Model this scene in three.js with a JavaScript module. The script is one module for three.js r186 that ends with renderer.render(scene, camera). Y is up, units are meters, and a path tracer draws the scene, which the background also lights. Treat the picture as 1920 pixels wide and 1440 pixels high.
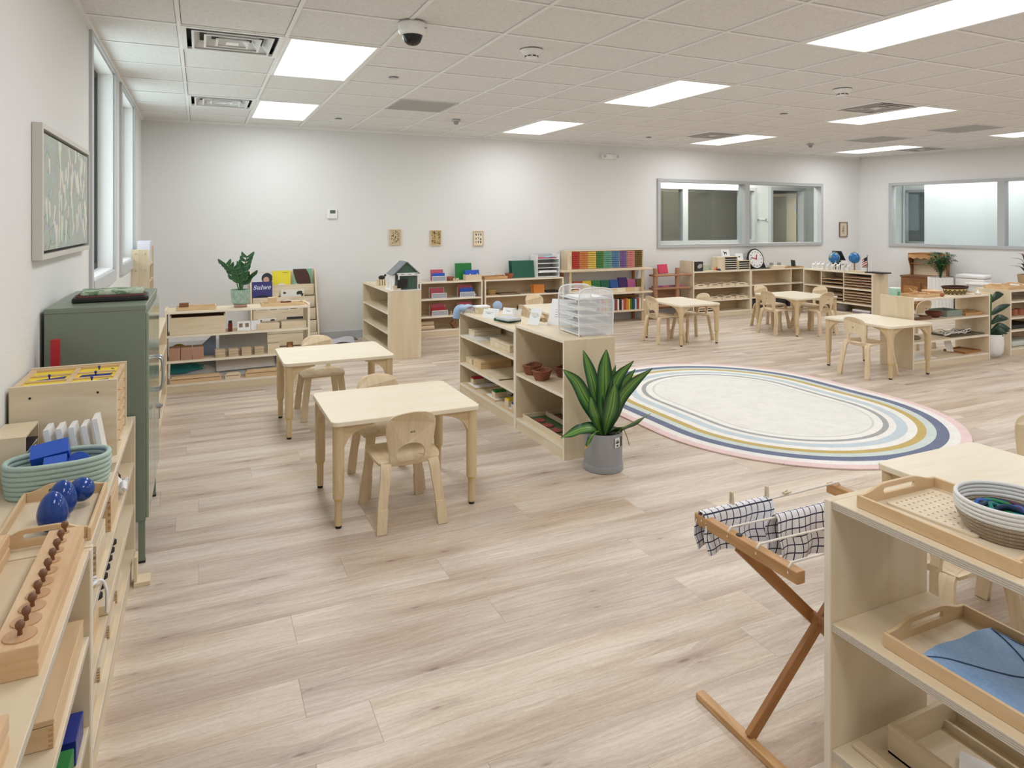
import * as THREE from 'three';
import { RoundedBoxGeometry } from 'three/addons/geometries/RoundedBoxGeometry.js';
import { mergeGeometries, mergeVertices } from 'three/addons/utils/BufferGeometryUtils.js';
import { RectAreaLightUniformsLib } from 'three/addons/lights/RectAreaLightUniformsLib.js';
RectAreaLightUniformsLib.init();

// ---------- camera, sky, exposure ----------
const scene = new THREE.Scene();
const FOCAL = 1274.5, CEIL = 2.641;
const camera = new THREE.PerspectiveCamera(2 * Math.atan(720 / FOCAL) * 180 / Math.PI, 4 / 3, 0.05, 60);
camera.position.set(0, 1.482, 0);
camera.rotation.set(0, -0.4301, 0);
camera.setViewOffset(1920, 1440, 0, 305, 1920, 1440);      // a lens shifted down keeps the uprights upright
scene.add(camera);
scene.background = new THREE.Color().setRGB(2.3, 2.75, 2.85);   // overcast daylight outside the windows
const renderer = new THREE.WebGLRenderer({ antialias: true });
renderer.toneMapping = THREE.LinearToneMapping;
renderer.toneMappingExposure = 1.08;
renderer.shadowMap.enabled = true;
const PANEL_LIGHT = 7.5;                                    // radiance of each ceiling panel

// ---------- helpers ----------
let seed = 7;
const rnd = () => { seed = (seed * 1664525 + 1013904223) >>> 0; return seed / 4294967296; };
const rr = (a, b) => a + (b - a) * rnd();
const V = (x, y, z) => new THREE.Vector3(x, y, z);
const taken = {};
function numbered(n) { const k = taken[n] = (taken[n] ?? -1) + 1; return k ? n + '_' + String(k).padStart(3, '0') : n; }
function thing(name, label, category, pos = [0, 0, 0], ry = 0, group) {
  const o = new THREE.Group(); o.name = numbered(name); scene.add(o);
  o.position.set(...pos); o.rotation.y = ry; o.userData = { label, category };
  if (group) o.userData.group = group;
  return o;
}
function part(parent, name, geo, m, pos, rot, label) {
  const o = new THREE.Mesh(geo, m); o.name = name; o.castShadow = o.receiveShadow = true;
  if (pos) o.position.set(...pos);
  if (rot) o.rotation.set(...rot);
  if (label) o.userData.label = label;
  parent.add(o); return o;
}
function solo(name, label, category, geo, m, pos = [0, 0, 0], rot, group) {
  const o = part(scene, numbered(name), geo, m, pos, rot);
  o.userData = { label, category }; if (group) o.userData.group = group;
  return o;
}
function struct(name, geo, m, pos, rot) { const o = part(scene, name, geo, m, pos, rot); o.userData.kind = 'structure'; return o; }
function structGroup(name, pos = [0, 0, 0], ry = 0) { const o = new THREE.Group(); o.name = name; o.position.set(...pos); o.rotation.y = ry; o.userData.kind = 'structure'; scene.add(o); return o; }
function copy(root, pos, ry, label, group) {
  const r = root.clone(); r.name = numbered(root.name.replace(/_\d\d\d$/, '')); scene.add(r);
  r.userData = { ...root.userData, label }; if (group) r.userData.group = group;
  r.position.set(...pos); r.rotation.y = ry; return r;
}
// uv in metres, chosen by the way each face points; u runs along the grain
function uvm(g, grain = 'x', off = true) {
  g = g.index ? g.toNonIndexed() : g;
  const p = g.attributes.position, n = g.attributes.normal, uv = new Float32Array(p.count * 2);
  const ou = off ? rnd() * 3 : 0, ov = off ? rnd() * 3 : 0, gi = 'xyz'.indexOf(grain);
  for (let t = 0; t < p.count; t += 3) {
    const s = [0, 0, 0];
    for (let k = 0; k < 3; k++) { s[0] += Math.abs(n.getX(t + k)); s[1] += Math.abs(n.getY(t + k)); s[2] += Math.abs(n.getZ(t + k)); }
    const a = s[0] > s[1] && s[0] > s[2] ? 0 : s[1] > s[2] ? 1 : 2;
    let ax = [0, 1, 2].filter((i) => i !== a); if (ax[1] === gi) ax = [ax[1], ax[0]];
    for (let k = 0; k < 3; k++) {
      const q = [p.getX(t + k), p.getY(t + k), p.getZ(t + k)];
      uv[(t + k) * 2] = q[ax[0]] + ou; uv[(t + k) * 2 + 1] = q[ax[1]] + ov;
    }
  }
  g.setAttribute('uv', new THREE.BufferAttribute(uv, 2)); return g;
}
const at = (g, x = 0, y = 0, z = 0, rx = 0, ry = 0, rz = 0) => { if (rx) g.rotateX(rx); if (ry) g.rotateY(ry); if (rz) g.rotateZ(rz); return g.translate(x, y, z); };
const bx = (w, h, d, x = 0, y = 0, z = 0, r = 0, grain = 'x') => uvm(at(r ? new RoundedBoxGeometry(w, h, d, 1, r) : new THREE.BoxGeometry(w, h, d), x, y, z), grain);
const bxb = (w, h, d, x = 0, y = 0, z = 0, r = 0, grain = 'x') => bx(w, h, d, x, y + h / 2, z, r, grain);   // y is the underside
const cy = (rt, rb, h, seg = 20, x = 0, y = 0, z = 0) => at(new THREE.CylinderGeometry(rt, rb, h, seg), x, y + h / 2, z);
const sph = (r, x = 0, y = 0, z = 0, s = 20) => at(new THREE.SphereGeometry(r, s, Math.round(s * .7)), x, y, z);
const lathe = (pts, seg = 32) => new THREE.LatheGeometry(pts.map(([a, b]) => new THREE.Vector2(a, b)), seg);
const tube = (pts, r, n = 24, s = 8, closed = false) => new THREE.TubeGeometry(new THREE.CatmullRomCurve3(pts.map((p) => V(...p)), closed), n, r, s, closed);
function mg(list) {
  const clean = list.map((g) => { g = g.index ? g.toNonIndexed() : g; for (const k of Object.keys(g.attributes)) if (!['position', 'normal', 'uv'].includes(k)) g.deleteAttribute(k); return g; });
  return mergeGeometries(clean);
}
function rrect(w, d, r) {
  const s = new THREE.Shape(), a = w / 2, b = d / 2;
  s.moveTo(-a + r, -b); s.lineTo(a - r, -b); s.absarc(a - r, -b + r, r, -Math.PI / 2, 0); s.lineTo(a, b - r); s.absarc(a - r, b - r, r, 0, Math.PI / 2);
  s.lineTo(-a + r, b); s.absarc(-a + r, b - r, r, Math.PI / 2, Math.PI); s.lineTo(-a, -b + r); s.absarc(-a + r, -b + r, r, Math.PI, Math.PI * 1.5); return s;
}
function hole(cx, cy0, w, h, r) { const p = new THREE.Path(), a = w / 2, b = h / 2; p.moveTo(cx - a + r, cy0 - b); p.lineTo(cx + a - r, cy0 - b); p.absarc(cx + a - r, cy0 - b + r, r, -Math.PI / 2, 0); p.lineTo(cx + a, cy0 + b - r); p.absarc(cx + a - r, cy0 + b - r, r, 0, Math.PI / 2); p.lineTo(cx - a + r, cy0 + b); p.absarc(cx - a + r, cy0 + b - r, r, Math.PI / 2, Math.PI); p.lineTo(cx - a, cy0 - b + r); p.absarc(cx - a + r, cy0 - b + r, r, Math.PI, Math.PI * 1.5); return p; }
const poly = (pts) => { const s = new THREE.Shape(); pts.forEach(([x, y], i) => i ? s.lineTo(x, y) : s.moveTo(x, y)); return s; };
const ext = (s, depth, bevel = 0, seg = 8) => new THREE.ExtrudeGeometry(s, { depth: depth - 2 * bevel, bevelEnabled: bevel > 0, bevelThickness: bevel, bevelSize: bevel, bevelOffset: -bevel, bevelSegments: 2, curveSegments: seg }).translate(0, 0, bevel);
const slab = (s, h, bevel = 0, grain = 'x', seg = 8) => uvm(ext(s, h, bevel, seg).rotateX(-Math.PI / 2), grain);    // a flat shape laid on its side, thickness up
// a surface over (u, v)
function surf(f, nu, nv) {
  const pos = [], uv = [], idx = [];
  for (let j = 0; j <= nv; j++) for (let i = 0; i <= nu; i++) { const p = f(i / nu, j / nv); pos.push(p[0], p[1], p[2]); uv.push(p[3] ?? i / nu, p[4] ?? j / nv); }
  for (let j = 0; j < nv; j++) for (let i = 0; i < nu; i++) { const a = j * (nu + 1) + i, b = a + 1, c = a + nu + 1, d = c + 1; idx.push(a, b, d, a, d, c); }
  const g = new THREE.BufferGeometry(); g.setAttribute('position', new THREE.Float32BufferAttribute(pos, 3)); g.setAttribute('uv', new THREE.Float32BufferAttribute(uv, 2)); g.setIndex(idx); g.computeVertexNormals(); return g;
}
// a sheet with thickness: two surfaces and a rim
function sheet(f, nu, nv, t) {
  const top = surf(f, nu, nv), n = top.attributes.normal, p = top.attributes.position, g2 = top.clone(), q = g2.attributes.position;
  for (let i = 0; i < p.count; i++) q.setXYZ(i, p.getX(i) - n.getX(i) * t, p.getY(i) - n.getY(i) * t, p.getZ(i) - n.getZ(i) * t);
  const ix = Array.from(g2.index.array); for (let i = 0; i < ix.length; i += 3) [ix[i + 1], ix[i + 2]] = [ix[i + 2], ix[i + 1]]; g2.setIndex(ix); g2.computeVertexNormals();
  const ring = []; for (let i = 0; i < nu; i++) ring.push(i); for (let j = 0; j < nv; j++) ring.push(j * (nu + 1) + nu); for (let i = nu; i > 0; i--) ring.push(nv * (nu + 1) + i); for (let j = nv; j > 0; j--) ring.push(j * (nu + 1));
  const rp = [], ru = [], ri = [], m = ring.length, uva = top.attributes.uv;
  ring.concat(ring[0]).forEach((k) => { rp.push(p.getX(k), p.getY(k), p.getZ(k), q.getX(k), q.getY(k), q.getZ(k)); ru.push(uva.getX(k), uva.getY(k), uva.getX(k), uva.getY(k)); });
  for (let i = 0; i < m; i++) { const a = 2 * i; ri.push(a, a + 1, a + 2, a + 1, a + 3, a + 2); }
  const rim = new THREE.BufferGeometry(); rim.setAttribute('position', new THREE.Float32BufferAttribute(rp, 3)); rim.setAttribute('uv', new THREE.Float32BufferAttribute(ru, 2)); rim.setIndex(ri); rim.computeVertexNormals();
  return mg([top, g2, rim]);
}

// ---------- textures ----------
const P = new Uint8Array(512); { const a = [...Array(256).keys()]; for (let i = 255; i > 0; i--) { const j = Math.floor(rnd() * (i + 1)); [a[i], a[j]] = [a[j], a[i]]; } for (let i = 0; i < 512; i++) P[i] = a[i & 255]; }
const hash2 = (x, y) => P[(P[x & 255] + y) & 255] / 255;
function vn(x, y, px, py) {       // value noise that repeats after px, py cells
  const x0 = Math.floor(x), y0 = Math.floor(y), fx = x - x0, fy = y - y0, u = fx * fx * (3 - 2 * fx), v = fy * fy * (3 - 2 * fy), m = (a, b) => ((a % b) + b) % b;
  const a = hash2(m(x0, px), m(y0, py)), b = hash2(m(x0 + 1, px), m(y0, py)), c = hash2(m(x0, px), m(y0 + 1, py)), d = hash2(m(x0 + 1, px), m(y0 + 1, py));
  return a + (b - a) * u + (c - a + (a - b - c + d) * u) * v;
}
function dataTex(w, h, f, srgb = true, rep) {
  const d = new Uint8Array(w * h * 4);
  for (let j = 0; j < h; j++) for (let i = 0; i < w; i++) { const c = f(i / w, j / h, i, j), k = (j * w + i) * 4; d[k] = c[0]; d[k + 1] = c[1]; d[k + 2] = c[2]; d[k + 3] = 255; }
  const t = new THREE.DataTexture(d, w, h); t.wrapS = t.wrapT = THREE.RepeatWrapping; t.magFilter = THREE.LinearFilter; t.minFilter = THREE.LinearMipmapLinearFilter; t.generateMipmaps = true;
  if (srgb) t.colorSpace = THREE.SRGBColorSpace; if (rep) t.repeat.set(rep[0], rep[1]); t.needsUpdate = true; return t;
}
const hex = (h) => [(h >> 16) & 255, (h >> 8) & 255, h & 255];
const mixc = (a, b, t) => [a[0] + (b[0] - a[0]) * t, a[1] + (b[1] - a[1]) * t, a[2] + (b[2] - a[2]) * t];
function woodTex(light, dark, o = {}) {       // one metre along the grain per repeat
  const L = hex(light), D = hex(dark), st = o.streak ?? 1, w = o.w ?? 512, h = o.h ?? 512;
  return dataTex(w, h, (u, v) => {
    const wob = vn(u * 3, v * 4, 3, 4) * .12;
    let g = vn(u * 4, (v + wob) * 34, 4, 34) * .45 + vn(u * 10, (v + wob * .5) * 90, 10, 90) * .3 + vn(u * 2, v * 9, 2, 9) * .25;
    g = Math.max(0, Math.min(1, .5 + (g - .5) * 1.5 * st));
    const fl = vn(u * 60, v * 160, 60, 160) > .9 ? .12 * st : 0;
    return mixc(L, D, Math.min(1, g * .75 + fl));
  }, true, o.rep);
}
function canvasTex(w, h, draw, rep) {
  const c = document.createElement('canvas'); c.width = w; c.height = h; const x = c.getContext('2d'); draw(x, w, h);
  const t = new THREE.CanvasTexture(c); t.colorSpace = THREE.SRGBColorSpace; t.wrapS = t.wrapT = THREE.RepeatWrapping; t.anisotropy = 8; if (rep) t.repeat.set(...rep); return t;
}
const mat = (color, roughness = .6, o = {}) => new THREE.MeshStandardMaterial({ color, roughness, ...o });
const noiseBump = dataTex(256, 256, (u, v) => { const g = 255 * (.5 * vn(u * 64, v * 64, 64, 64) + .5 * vn(u * 128, v * 128, 128, 128)); return [g, g, g]; }, false, [2, 2]);
const M = {
  wall: mat(0xe5e6e4, .85, { bumpMap: noiseBump, bumpScale: .0008 }),
  white: mat(0xf1f1ef, .55), gloss: mat(0xf4f4f2, .25), paper: mat(0xf3f4f5, .8), frame: mat(0xb9bcbd, .45), greyTrim: mat(0xc4c7c9, .5),
  black: mat(0x17181a, .5), dark: mat(0x2c2c2e, .6), metal: mat(0xb8bcc0, .3, { metalness: .9 }),
  birch: mat(0xffffff, .5, { map: woodTex(0xebddc4, 0xd4bd97, { rep: [.9, .9] }) }),
  ply: mat(0xffffff, .5, { map: woodTex(0xebddc3, 0xd3bd98, { streak: .8, rep: [.5, .5] }) }),
  plyBack: mat(0xffffff, .55, { map: woodTex(0xdfcaab, 0xc3a580, { rep: [.6, .6] }) }),
  plyEdge: mat(0xffffff, .7, { map: dataTex(64, 64, (u, v) => { const s = Math.sin(v * 6.283 * 4), n = vn(u * 32, v * 16, 32, 16); return mixc([176, 164, 148], [226, 219, 206], Math.max(0, Math.min(1, .5 + .4 * s + .3 * (n - .5)))); }, true, [8, 50]) }),
  maple: mat(0xffffff, .38, { map: woodTex(0xf2e9d4, 0xe7dabc, { streak: .7, rep: [1.3, 1.3] }) }),
  chair: mat(0xffffff, .42, { map: woodTex(0xe8d6b8, 0xd0b68e, { rep: [1.6, 1.6] }) }),
  leg: mat(0xffffff, .42, { map: woodTex(0xdec7a0, 0xc8ad84, { rep: [1.5, 1.5] }) }),
  tray: mat(0xffffff, .45, { map: woodTex(0xe5c9a2, 0xcfae80, { rep: [1.5, 1.5] }) }),
  beech: mat(0xffffff, .4, { map: woodTex(0xe6c79e, 0xcfa677, { rep: [2, 2] }) }),
  oak: mat(0xffffff, .42, { map: woodTex(0xb98450, 0x8a5a2e, { streak: 1.3, rep: [1.4, 1.4] }) }),
  oakTop: mat(0xffffff, .42, { map: woodTex(0xd2a877, 0xa87a48, { streak: 1.3, rep: [1.4, 1.4] }) }),
  brown: mat(0xffffff, .5, { map: woodTex(0x9a6a3e, 0x6d4523, { rep: [1.5, 1.5] }) }),
  walnut: mat(0xffffff, .45, { map: woodTex(0x8a5f3f, 0x63412a, { rep: [2, 2] }) }),
  blue: mat(0x2456bd, .3), blueDark: mat(0x1a2f86, .35), green: mat(0x1e7a36, .5), greenDark: mat(0x1f5a48, .6), red: mat(0xb01f2c, .5), yellow: mat(0xf0d437, .5), pink: mat(0xd46f94, .55), rose: mat(0xc35a6c, .6), orange: mat(0xe08a3c, .6), purple: mat(0x46296e, .5), olive: mat(0x6b6420, .6), teal: mat(0x2f8f96, .6),
  sage: mat(0x7a8674, .34), mint: mat(0xa9c2b1, .85), terracotta: mat(0xa8674d, .8), stone: mat(0x9b9da0, .55), soil: mat(0x2b211a, .95),
  leafDark: mat(0x26502a, .45, { side: THREE.DoubleSide }), leafMid: mat(0x3c6b34, .5, { side: THREE.DoubleSide }), clear: new THREE.MeshPhysicalMaterial({ color: 0xffffff, roughness: .04, transmission: 1, thickness: 0, ior: 1.45 }),
};
// the glass of the inner windows, seen a little milky
M.pane = new THREE.MeshPhysicalMaterial({ color: 0xf6fafa, roughness: .02, transmission: 1, thickness: 0, ior: 1.5 });
// ---------- the room ----------
const BACK = -8.70, LEFT = -0.60, REAR = 1.7;
const RW = -1.3842;                                             // the right-hand wall stands at a slight angle
// floor: light oak planks laid along x
const plankTex = dataTex(2048, 2048, (() => {
  const L = hex(0xe3d7c8), D = hex(0xb29c87), K = hex(0x7d6353), rows = 10;
  const info = [...Array(rows)].map((_, r) => ({ tone: rr(-.07, .1), warm: rr(-3, 4), knots: [...Array(r % 5 === 4 ? 0 : 1 + Math.floor(rnd() * 2.9))].map(() => [rnd(), rr(.2, .8), rr(.35, 1)]), cath: rr(.2, .8), off: rnd() * 40 }));
  return (u, v) => {
    const r = Math.min(rows - 1, Math.floor(v * rows)), q = v * rows - r, I = info[r];
    let dy = 0, kn = 0;
    for (const [ku, kv, ks] of I.knots) { let du = Math.abs(u - ku); du = Math.min(du, 1 - du) * 6.8; const dv = q - kv, e = Math.exp(-(du * du * 2.2 + dv * dv * 16)); dy += dv * e * 1.5 * ks; const core = Math.exp(-(du * du * 60 / ks + dv * dv * 620 / ks)); kn = Math.max(kn, core * ks * .95, Math.exp(-(du * du * 3 + dv * dv * 60)) * .42 * ks * (.4 + .9 * vn(u * 50, q * 30, 256, 256))); }
    const y = q + dy + .1 * vn(u * 6 + I.off, q * 2, 256, 256);
    const ring = .5 + .5 * Math.sin((y * 7 + I.cath + vn(u * 5 + I.off, y * 5, 256, 256) * 1.5) * 6.28);
    let g = .22 * vn(u * 9 + I.off, y * 26, 256, 256) + .17 * vn(u * 40 + I.off, y * 90, 256, 256) + .13 * vn(u * 160, q * 60, 256, 256) + .48 * vn(u * 2 + I.off, y * 2.6 + I.off, 256, 256) + .13 * (ring - .5) * vn(u * 4, q * 3 + I.off, 256, 256);
    g = Math.max(0, Math.min(1, .44 + (g - .5) * 1.45 - I.tone));
    const c = mixc(mixc(L, D, g), K, Math.min(.75, kn));
    return [c[0] + I.warm * .4, c[1], c[2] - I.warm];
  };
})());
plankTex.wrapS = plankTex.wrapT = THREE.ClampToEdgeWrapping;
M.plank = mat(0xffffff, .42, { map: plankTex });
const PW = .19, PL = 1.5;
function plankGeo(k, flip, x0 = 0, x1 = PL) {
  const g = new THREE.BoxGeometry(x1 - x0 - .0008, .008, PW - .0006), uv = g.attributes.uv, p = g.attributes.position;
  for (let i = 0; i < p.count; i++) { let u = ((p.getX(i) + (x1 - x0) / 2) + x0) / PL, v = (p.getZ(i) + PW / 2) / PW; if (flip) { u = 1 - u; v = 1 - v; } uv.setXY(i, Math.max(.002, Math.min(.998, u)), (k + .02 + .96 * Math.min(1, Math.max(0, v))) / 10); }
  return g.translate((x0 + x1) / 2, -.004, 0);
}
const eyeR = V(Math.cos(.4301), 0, Math.sin(.4301)), eyeF = V(Math.sin(.4301), 0, -Math.cos(.4301));
{
  const floor = structGroup('floor'), cand = [], kinds = [];
  for (let k = 0; k < 10; k++) kinds.push(plankGeo(k, false), plankGeo(k, true));
  const rightAt = (z) => 11.03 + .1888 * (z - BACK);
  for (let r = 0; r < 56; r++) {
    const z = REAR - PW * (r + .5); if (z < BACK - .05) break;
    const s = LEFT - rr(.1, PL);
    for (let x = s; x < rightAt(z); x += PL) {
      const a = Math.max(0, LEFT - x), b = Math.min(PL, rightAt(z) + .08 - x); if (b - a < .04) continue;
      const cx = x + (a + b) / 2, d = cx * eyeF.x + z * eyeF.z, u = 960 + FOCAL * (cx * eyeR.x + z * eyeR.z) / Math.max(d, .1), v = 415 + FOCAL * 1.482 / Math.max(d, .1);
      cand.push({ x, z, a, b, d, k: Math.floor(rnd() * 20), seen: d > .8 && u > -350 && u < 2270 && v < 1560 });
    }
  }
  cand.sort((p, q) => p.d - q.d); let n = 0; const rest = [];
  for (const c of cand) {
    const whole = c.a === 0 && c.b === PL, g = whole ? kinds[c.k] : plankGeo(c.k >> 1, !!(c.k & 1), c.a, c.b);
    if (c.seen && n < 290) { part(floor, 'plank', g, M.plank, [c.x, 0, c.z]); n++; } else rest.push(g.clone().translate(c.x, 0, c.z));
  }
  const o = part(floor, 'far_planks', mg(rest), M.plank); o.userData.kind = 'stuff';
  part(floor, 'subfloor', at(new THREE.BoxGeometry(15, .1, 12), 6, -.0585, -3.5), mat(0x8d7a66, .9));
}
// ceiling: lay-in tiles on a white grid
const GX = .4945, GZ = -4.4635, T = .6096;
const cellC = (i, j) => [GX + T * (i + .5), GZ - T * (j + .5)];
const tileTex = dataTex(512, 512, (u, v) => { const a = vn(u * 128, v * 128, 128, 128), b = vn(u * 70, v * 70, 70, 70), s = a > .82 ? -26 * (a - .82) / .18 : 0, w = (b - .5) * 8; return [233 + w + s, 233 + w + s, 231 + w + s]; });
M.tile = mat(0xffffff, .95, { map: tileTex, bumpMap: tileTex, bumpScale: .001 });
M.grid = mat(0xf6f6f4, .4);
M.panel = new THREE.MeshStandardMaterial({ color: 0xffffff, roughness: .6, emissive: 0xffffff, emissiveIntensity: 1.9 });
const LIGHTS = []; for (let c = 0; c < 4; c++) for (let r = -2; r < 2; r++) LIGHTS.push([5 * c, 4 * r]);
const VENTS = [[-1, 0], [-1, 4], [9, 0], [9, 4], [16, 4]], GRILLES = [[2, 3], [13, 3], [13, 1]];
{
  const ceiling = structGroup('ceiling'), busy = new Set();
  for (const [i, j] of LIGHTS) { busy.add(i + ',' + j); busy.add(i + ',' + (j + 1)); }
  for (const [i, j] of [...VENTS, ...GRILLES]) busy.add(i + ',' + j);
  const tg = uvm(new THREE.BoxGeometry(T - .03, .014, T - .03), 'x', false), rest = [];
  for (let j = -11; j < 8; j++) for (let i = -3; i < 21; i++) {
    if (busy.has(i + ',' + j)) continue; let [x, z] = cellC(i, j); if (x + T / 2 < LEFT || z - T / 2 > REAR) continue;
    let w = T, x0 = x - T / 2; if (x0 < LEFT) { w = x + T / 2 - LEFT; x = LEFT + w / 2; }
    let dz = T; if (z - T / 2 < BACK) { dz = z + T / 2 - BACK; z = BACK + dz / 2; } if (dz < .05 || w < .05) continue;
    if (x - w / 2 > 11.03 + .1888 * (z - BACK) + .2) continue;
    const g = w === T && dz === T ? tg : uvm(new THREE.BoxGeometry(w - .03, .014, dz - .03), 'x', false);
    if (j >= -4) part(ceiling, 'ceiling_tile', g, M.tile, [x, CEIL + .0135, z]); else rest.push(g.clone().translate(x, CEIL + .0135, z));
  }
  const o = part(ceiling, 'rear_tiles', mg(rest), M.tile); o.userData.kind = 'stuff';
  for (let i = -2; i < 21; i++) part(ceiling, 'grid_bar', new THREE.BoxGeometry(.024, .008, REAR - BACK), M.grid, [GX + T * i, CEIL + .004, (REAR + BACK) / 2]);
  for (let j = -10; j < 8; j++) {
    const cut = LIGHTS.filter(([, b]) => j === b + 1).map(([i]) => GX + T * i); let x = LEFT;
    for (const c of [...cut, 13]) { const e = Math.min(c - .012, 13); if (e > x + .05) part(ceiling, 'cross_bar', new THREE.BoxGeometry(e - x, .006, .024), M.grid, [(x + e) / 2, CEIL + .0045, GZ - T * j]); x = c + T + .012; }
  }
  part(ceiling, 'ceiling_slab', new THREE.BoxGeometry(15, .12, 12), mat(0x55534f, .9), [6, CEIL + .2, -3.5]);
  part(ceiling, 'wall_angle', bx(.02, .03, REAR - BACK, LEFT + .01, CEIL - .005, (REAR + BACK) / 2), M.grid);
  part(ceiling, 'wall_angle', bx(11.6, .03, .02, 5.2, CEIL - .005, BACK + .01), M.grid);
}
// ceiling panel lights: each a frame, a glowing diffuser and an area light of the same size
const lightWhere = { '0,0': 'beside the biggest vent, near the windows', '0,4': 'in front of the small vent near the back wall', '5,-4': 'largest of all, cut by the top edge', '5,0': 'behind the biggest one', '5,4': 'closest to the back wall in the second row', '10,0': 'beside the dark vent, above the far tables', '10,4': 'above the clock, near the back wall', '15,4': 'last before the far corner', '15,0': 'cut by the edge of the picture near the far wall' };
for (const [i, j] of LIGHTS) {
  const x = GX + T * (i + .5), z = GZ - T * (j + 1), w = T - .024, d = 2 * T - .024;
  const t = thing('ceiling_light', 'white rectangular ceiling panel light ' + (lightWhere[i + ',' + j] ?? 'behind or above the camera out of view'), 'light', [x, CEIL, z], 0, 'ceiling panel lights');
  const fr = []; fr.push(bx(.02, .012, d, -w / 2 + .01, .001, 0), bx(.02, .012, d, w / 2 - .01, .001, 0), bx(w - .04, .012, .02, 0, .001, -d / 2 + .01), bx(w - .04, .012, .02, 0, .001, d / 2 - .01));
  part(t, 'frame', mg(fr), M.grid);
  part(t, 'diffuser', bx(w - .04, .006, d - .04, 0, .006, 0), M.panel);
  part(t, 'housing', bx(w - .01, .05, d - .01, 0, .04, 0), M.white);
  const l = new THREE.RectAreaLight(0xf7f8fd, PANEL_LIGHT, w - .05, d - .05); l.position.set(0, -.004, 0); l.rotation.x = -Math.PI / 2; l.name = 'panel_glow'; l.castShadow = true; t.add(l);
}
// air vents
VENTS.forEach(([i, j], n) => {
  const [x, z] = cellC(i, j), m = n < 2 ? M.gloss : M.grid;
  const where = ['in the first column, beside the nearest small panel light', 'in the first column, near the back wall', 'dark-slotted, beside a light above the far tables', 'dark-slotted, above the clock shelf', 'in the corner, at the end of the last light'][n];
  const t = thing('ceiling_vent', 'square stepped ceiling air vent ' + where, 'vent', [x, CEIL, z], 0, 'ceiling vents');
  const ring = (o, w, y0, y1, s) => { const a = o, b = o - w, g = []; for (const [c, e, sx, sz] of [[0, -1, 2 * a, w], [0, 1, 2 * a, w], [-1, 0, w, 2 * b], [1, 0, w, 2 * b]]) g.push(bx(sx, y1 - y0, sz, c * (a - w / 2), (y0 + y1) / 2, e * (a - w / 2))); return mg(g); };
  part(t, 'rim', ring(.297, .03, -.004, .012), m);
  part(t, 'duct', bx(.56, .01, .56, 0, .06, 0), M.dark);
  for (let k = 0; k < 3; k++) {
    const a = .235 - k * .07, f = surf((u, v) => { const q = Math.floor(u * 4 * .9999), w = u * 4 - q, cs = [[-1, -1], [1, -1], [1, 1], [-1, 1]], A = cs[q], B = cs[(q + 1) % 4], s = a - v * .042; return [(A[0] + (B[0] - A[0]) * w) * s, -.006 + v * .05 - k * .002, (A[1] + (B[1] - A[1]) * w) * s]; }, 16, 2);
    part(t, 'louver', mg([f.toNonIndexed(), ring(a + .004, .014, -.009, -.004)]), n < 2 ? M.vent2 ??= mat(0xf0f0ee, .4, { side: THREE.DoubleSide }) : M.vent1 ??= mat(0xd9d8d4, .5, { side: THREE.DoubleSide }));
  }
  part(t, 'centre_plate', bx(.075, .006, .075, 0, -.006, 0), m);
});
GRILLES.forEach(([i, j], n) => {
  const [x, z] = cellC(i, j), t = thing('return_grille', 'flat grey perforated return air panel ' + ['in the ceiling above the dollhouse', 'in the ceiling toward the far corner', 'in the ceiling close to the edge of the picture'][n], 'grille', [x, CEIL, z], 0, 'return air grilles');
  part(t, 'plate', bx(.58, .008, .58, 0, .004, 0), mat(0xaaaaa6, .6)); 
  const f = []; for (const s of [-1, 1]) f.push(bx(.6, .01, .02, 0, .002, s * .29), bx(.02, .01, .56, s * .29, .002, 0)); part(t, 'rim', mg(f), M.greyTrim);
});
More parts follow.
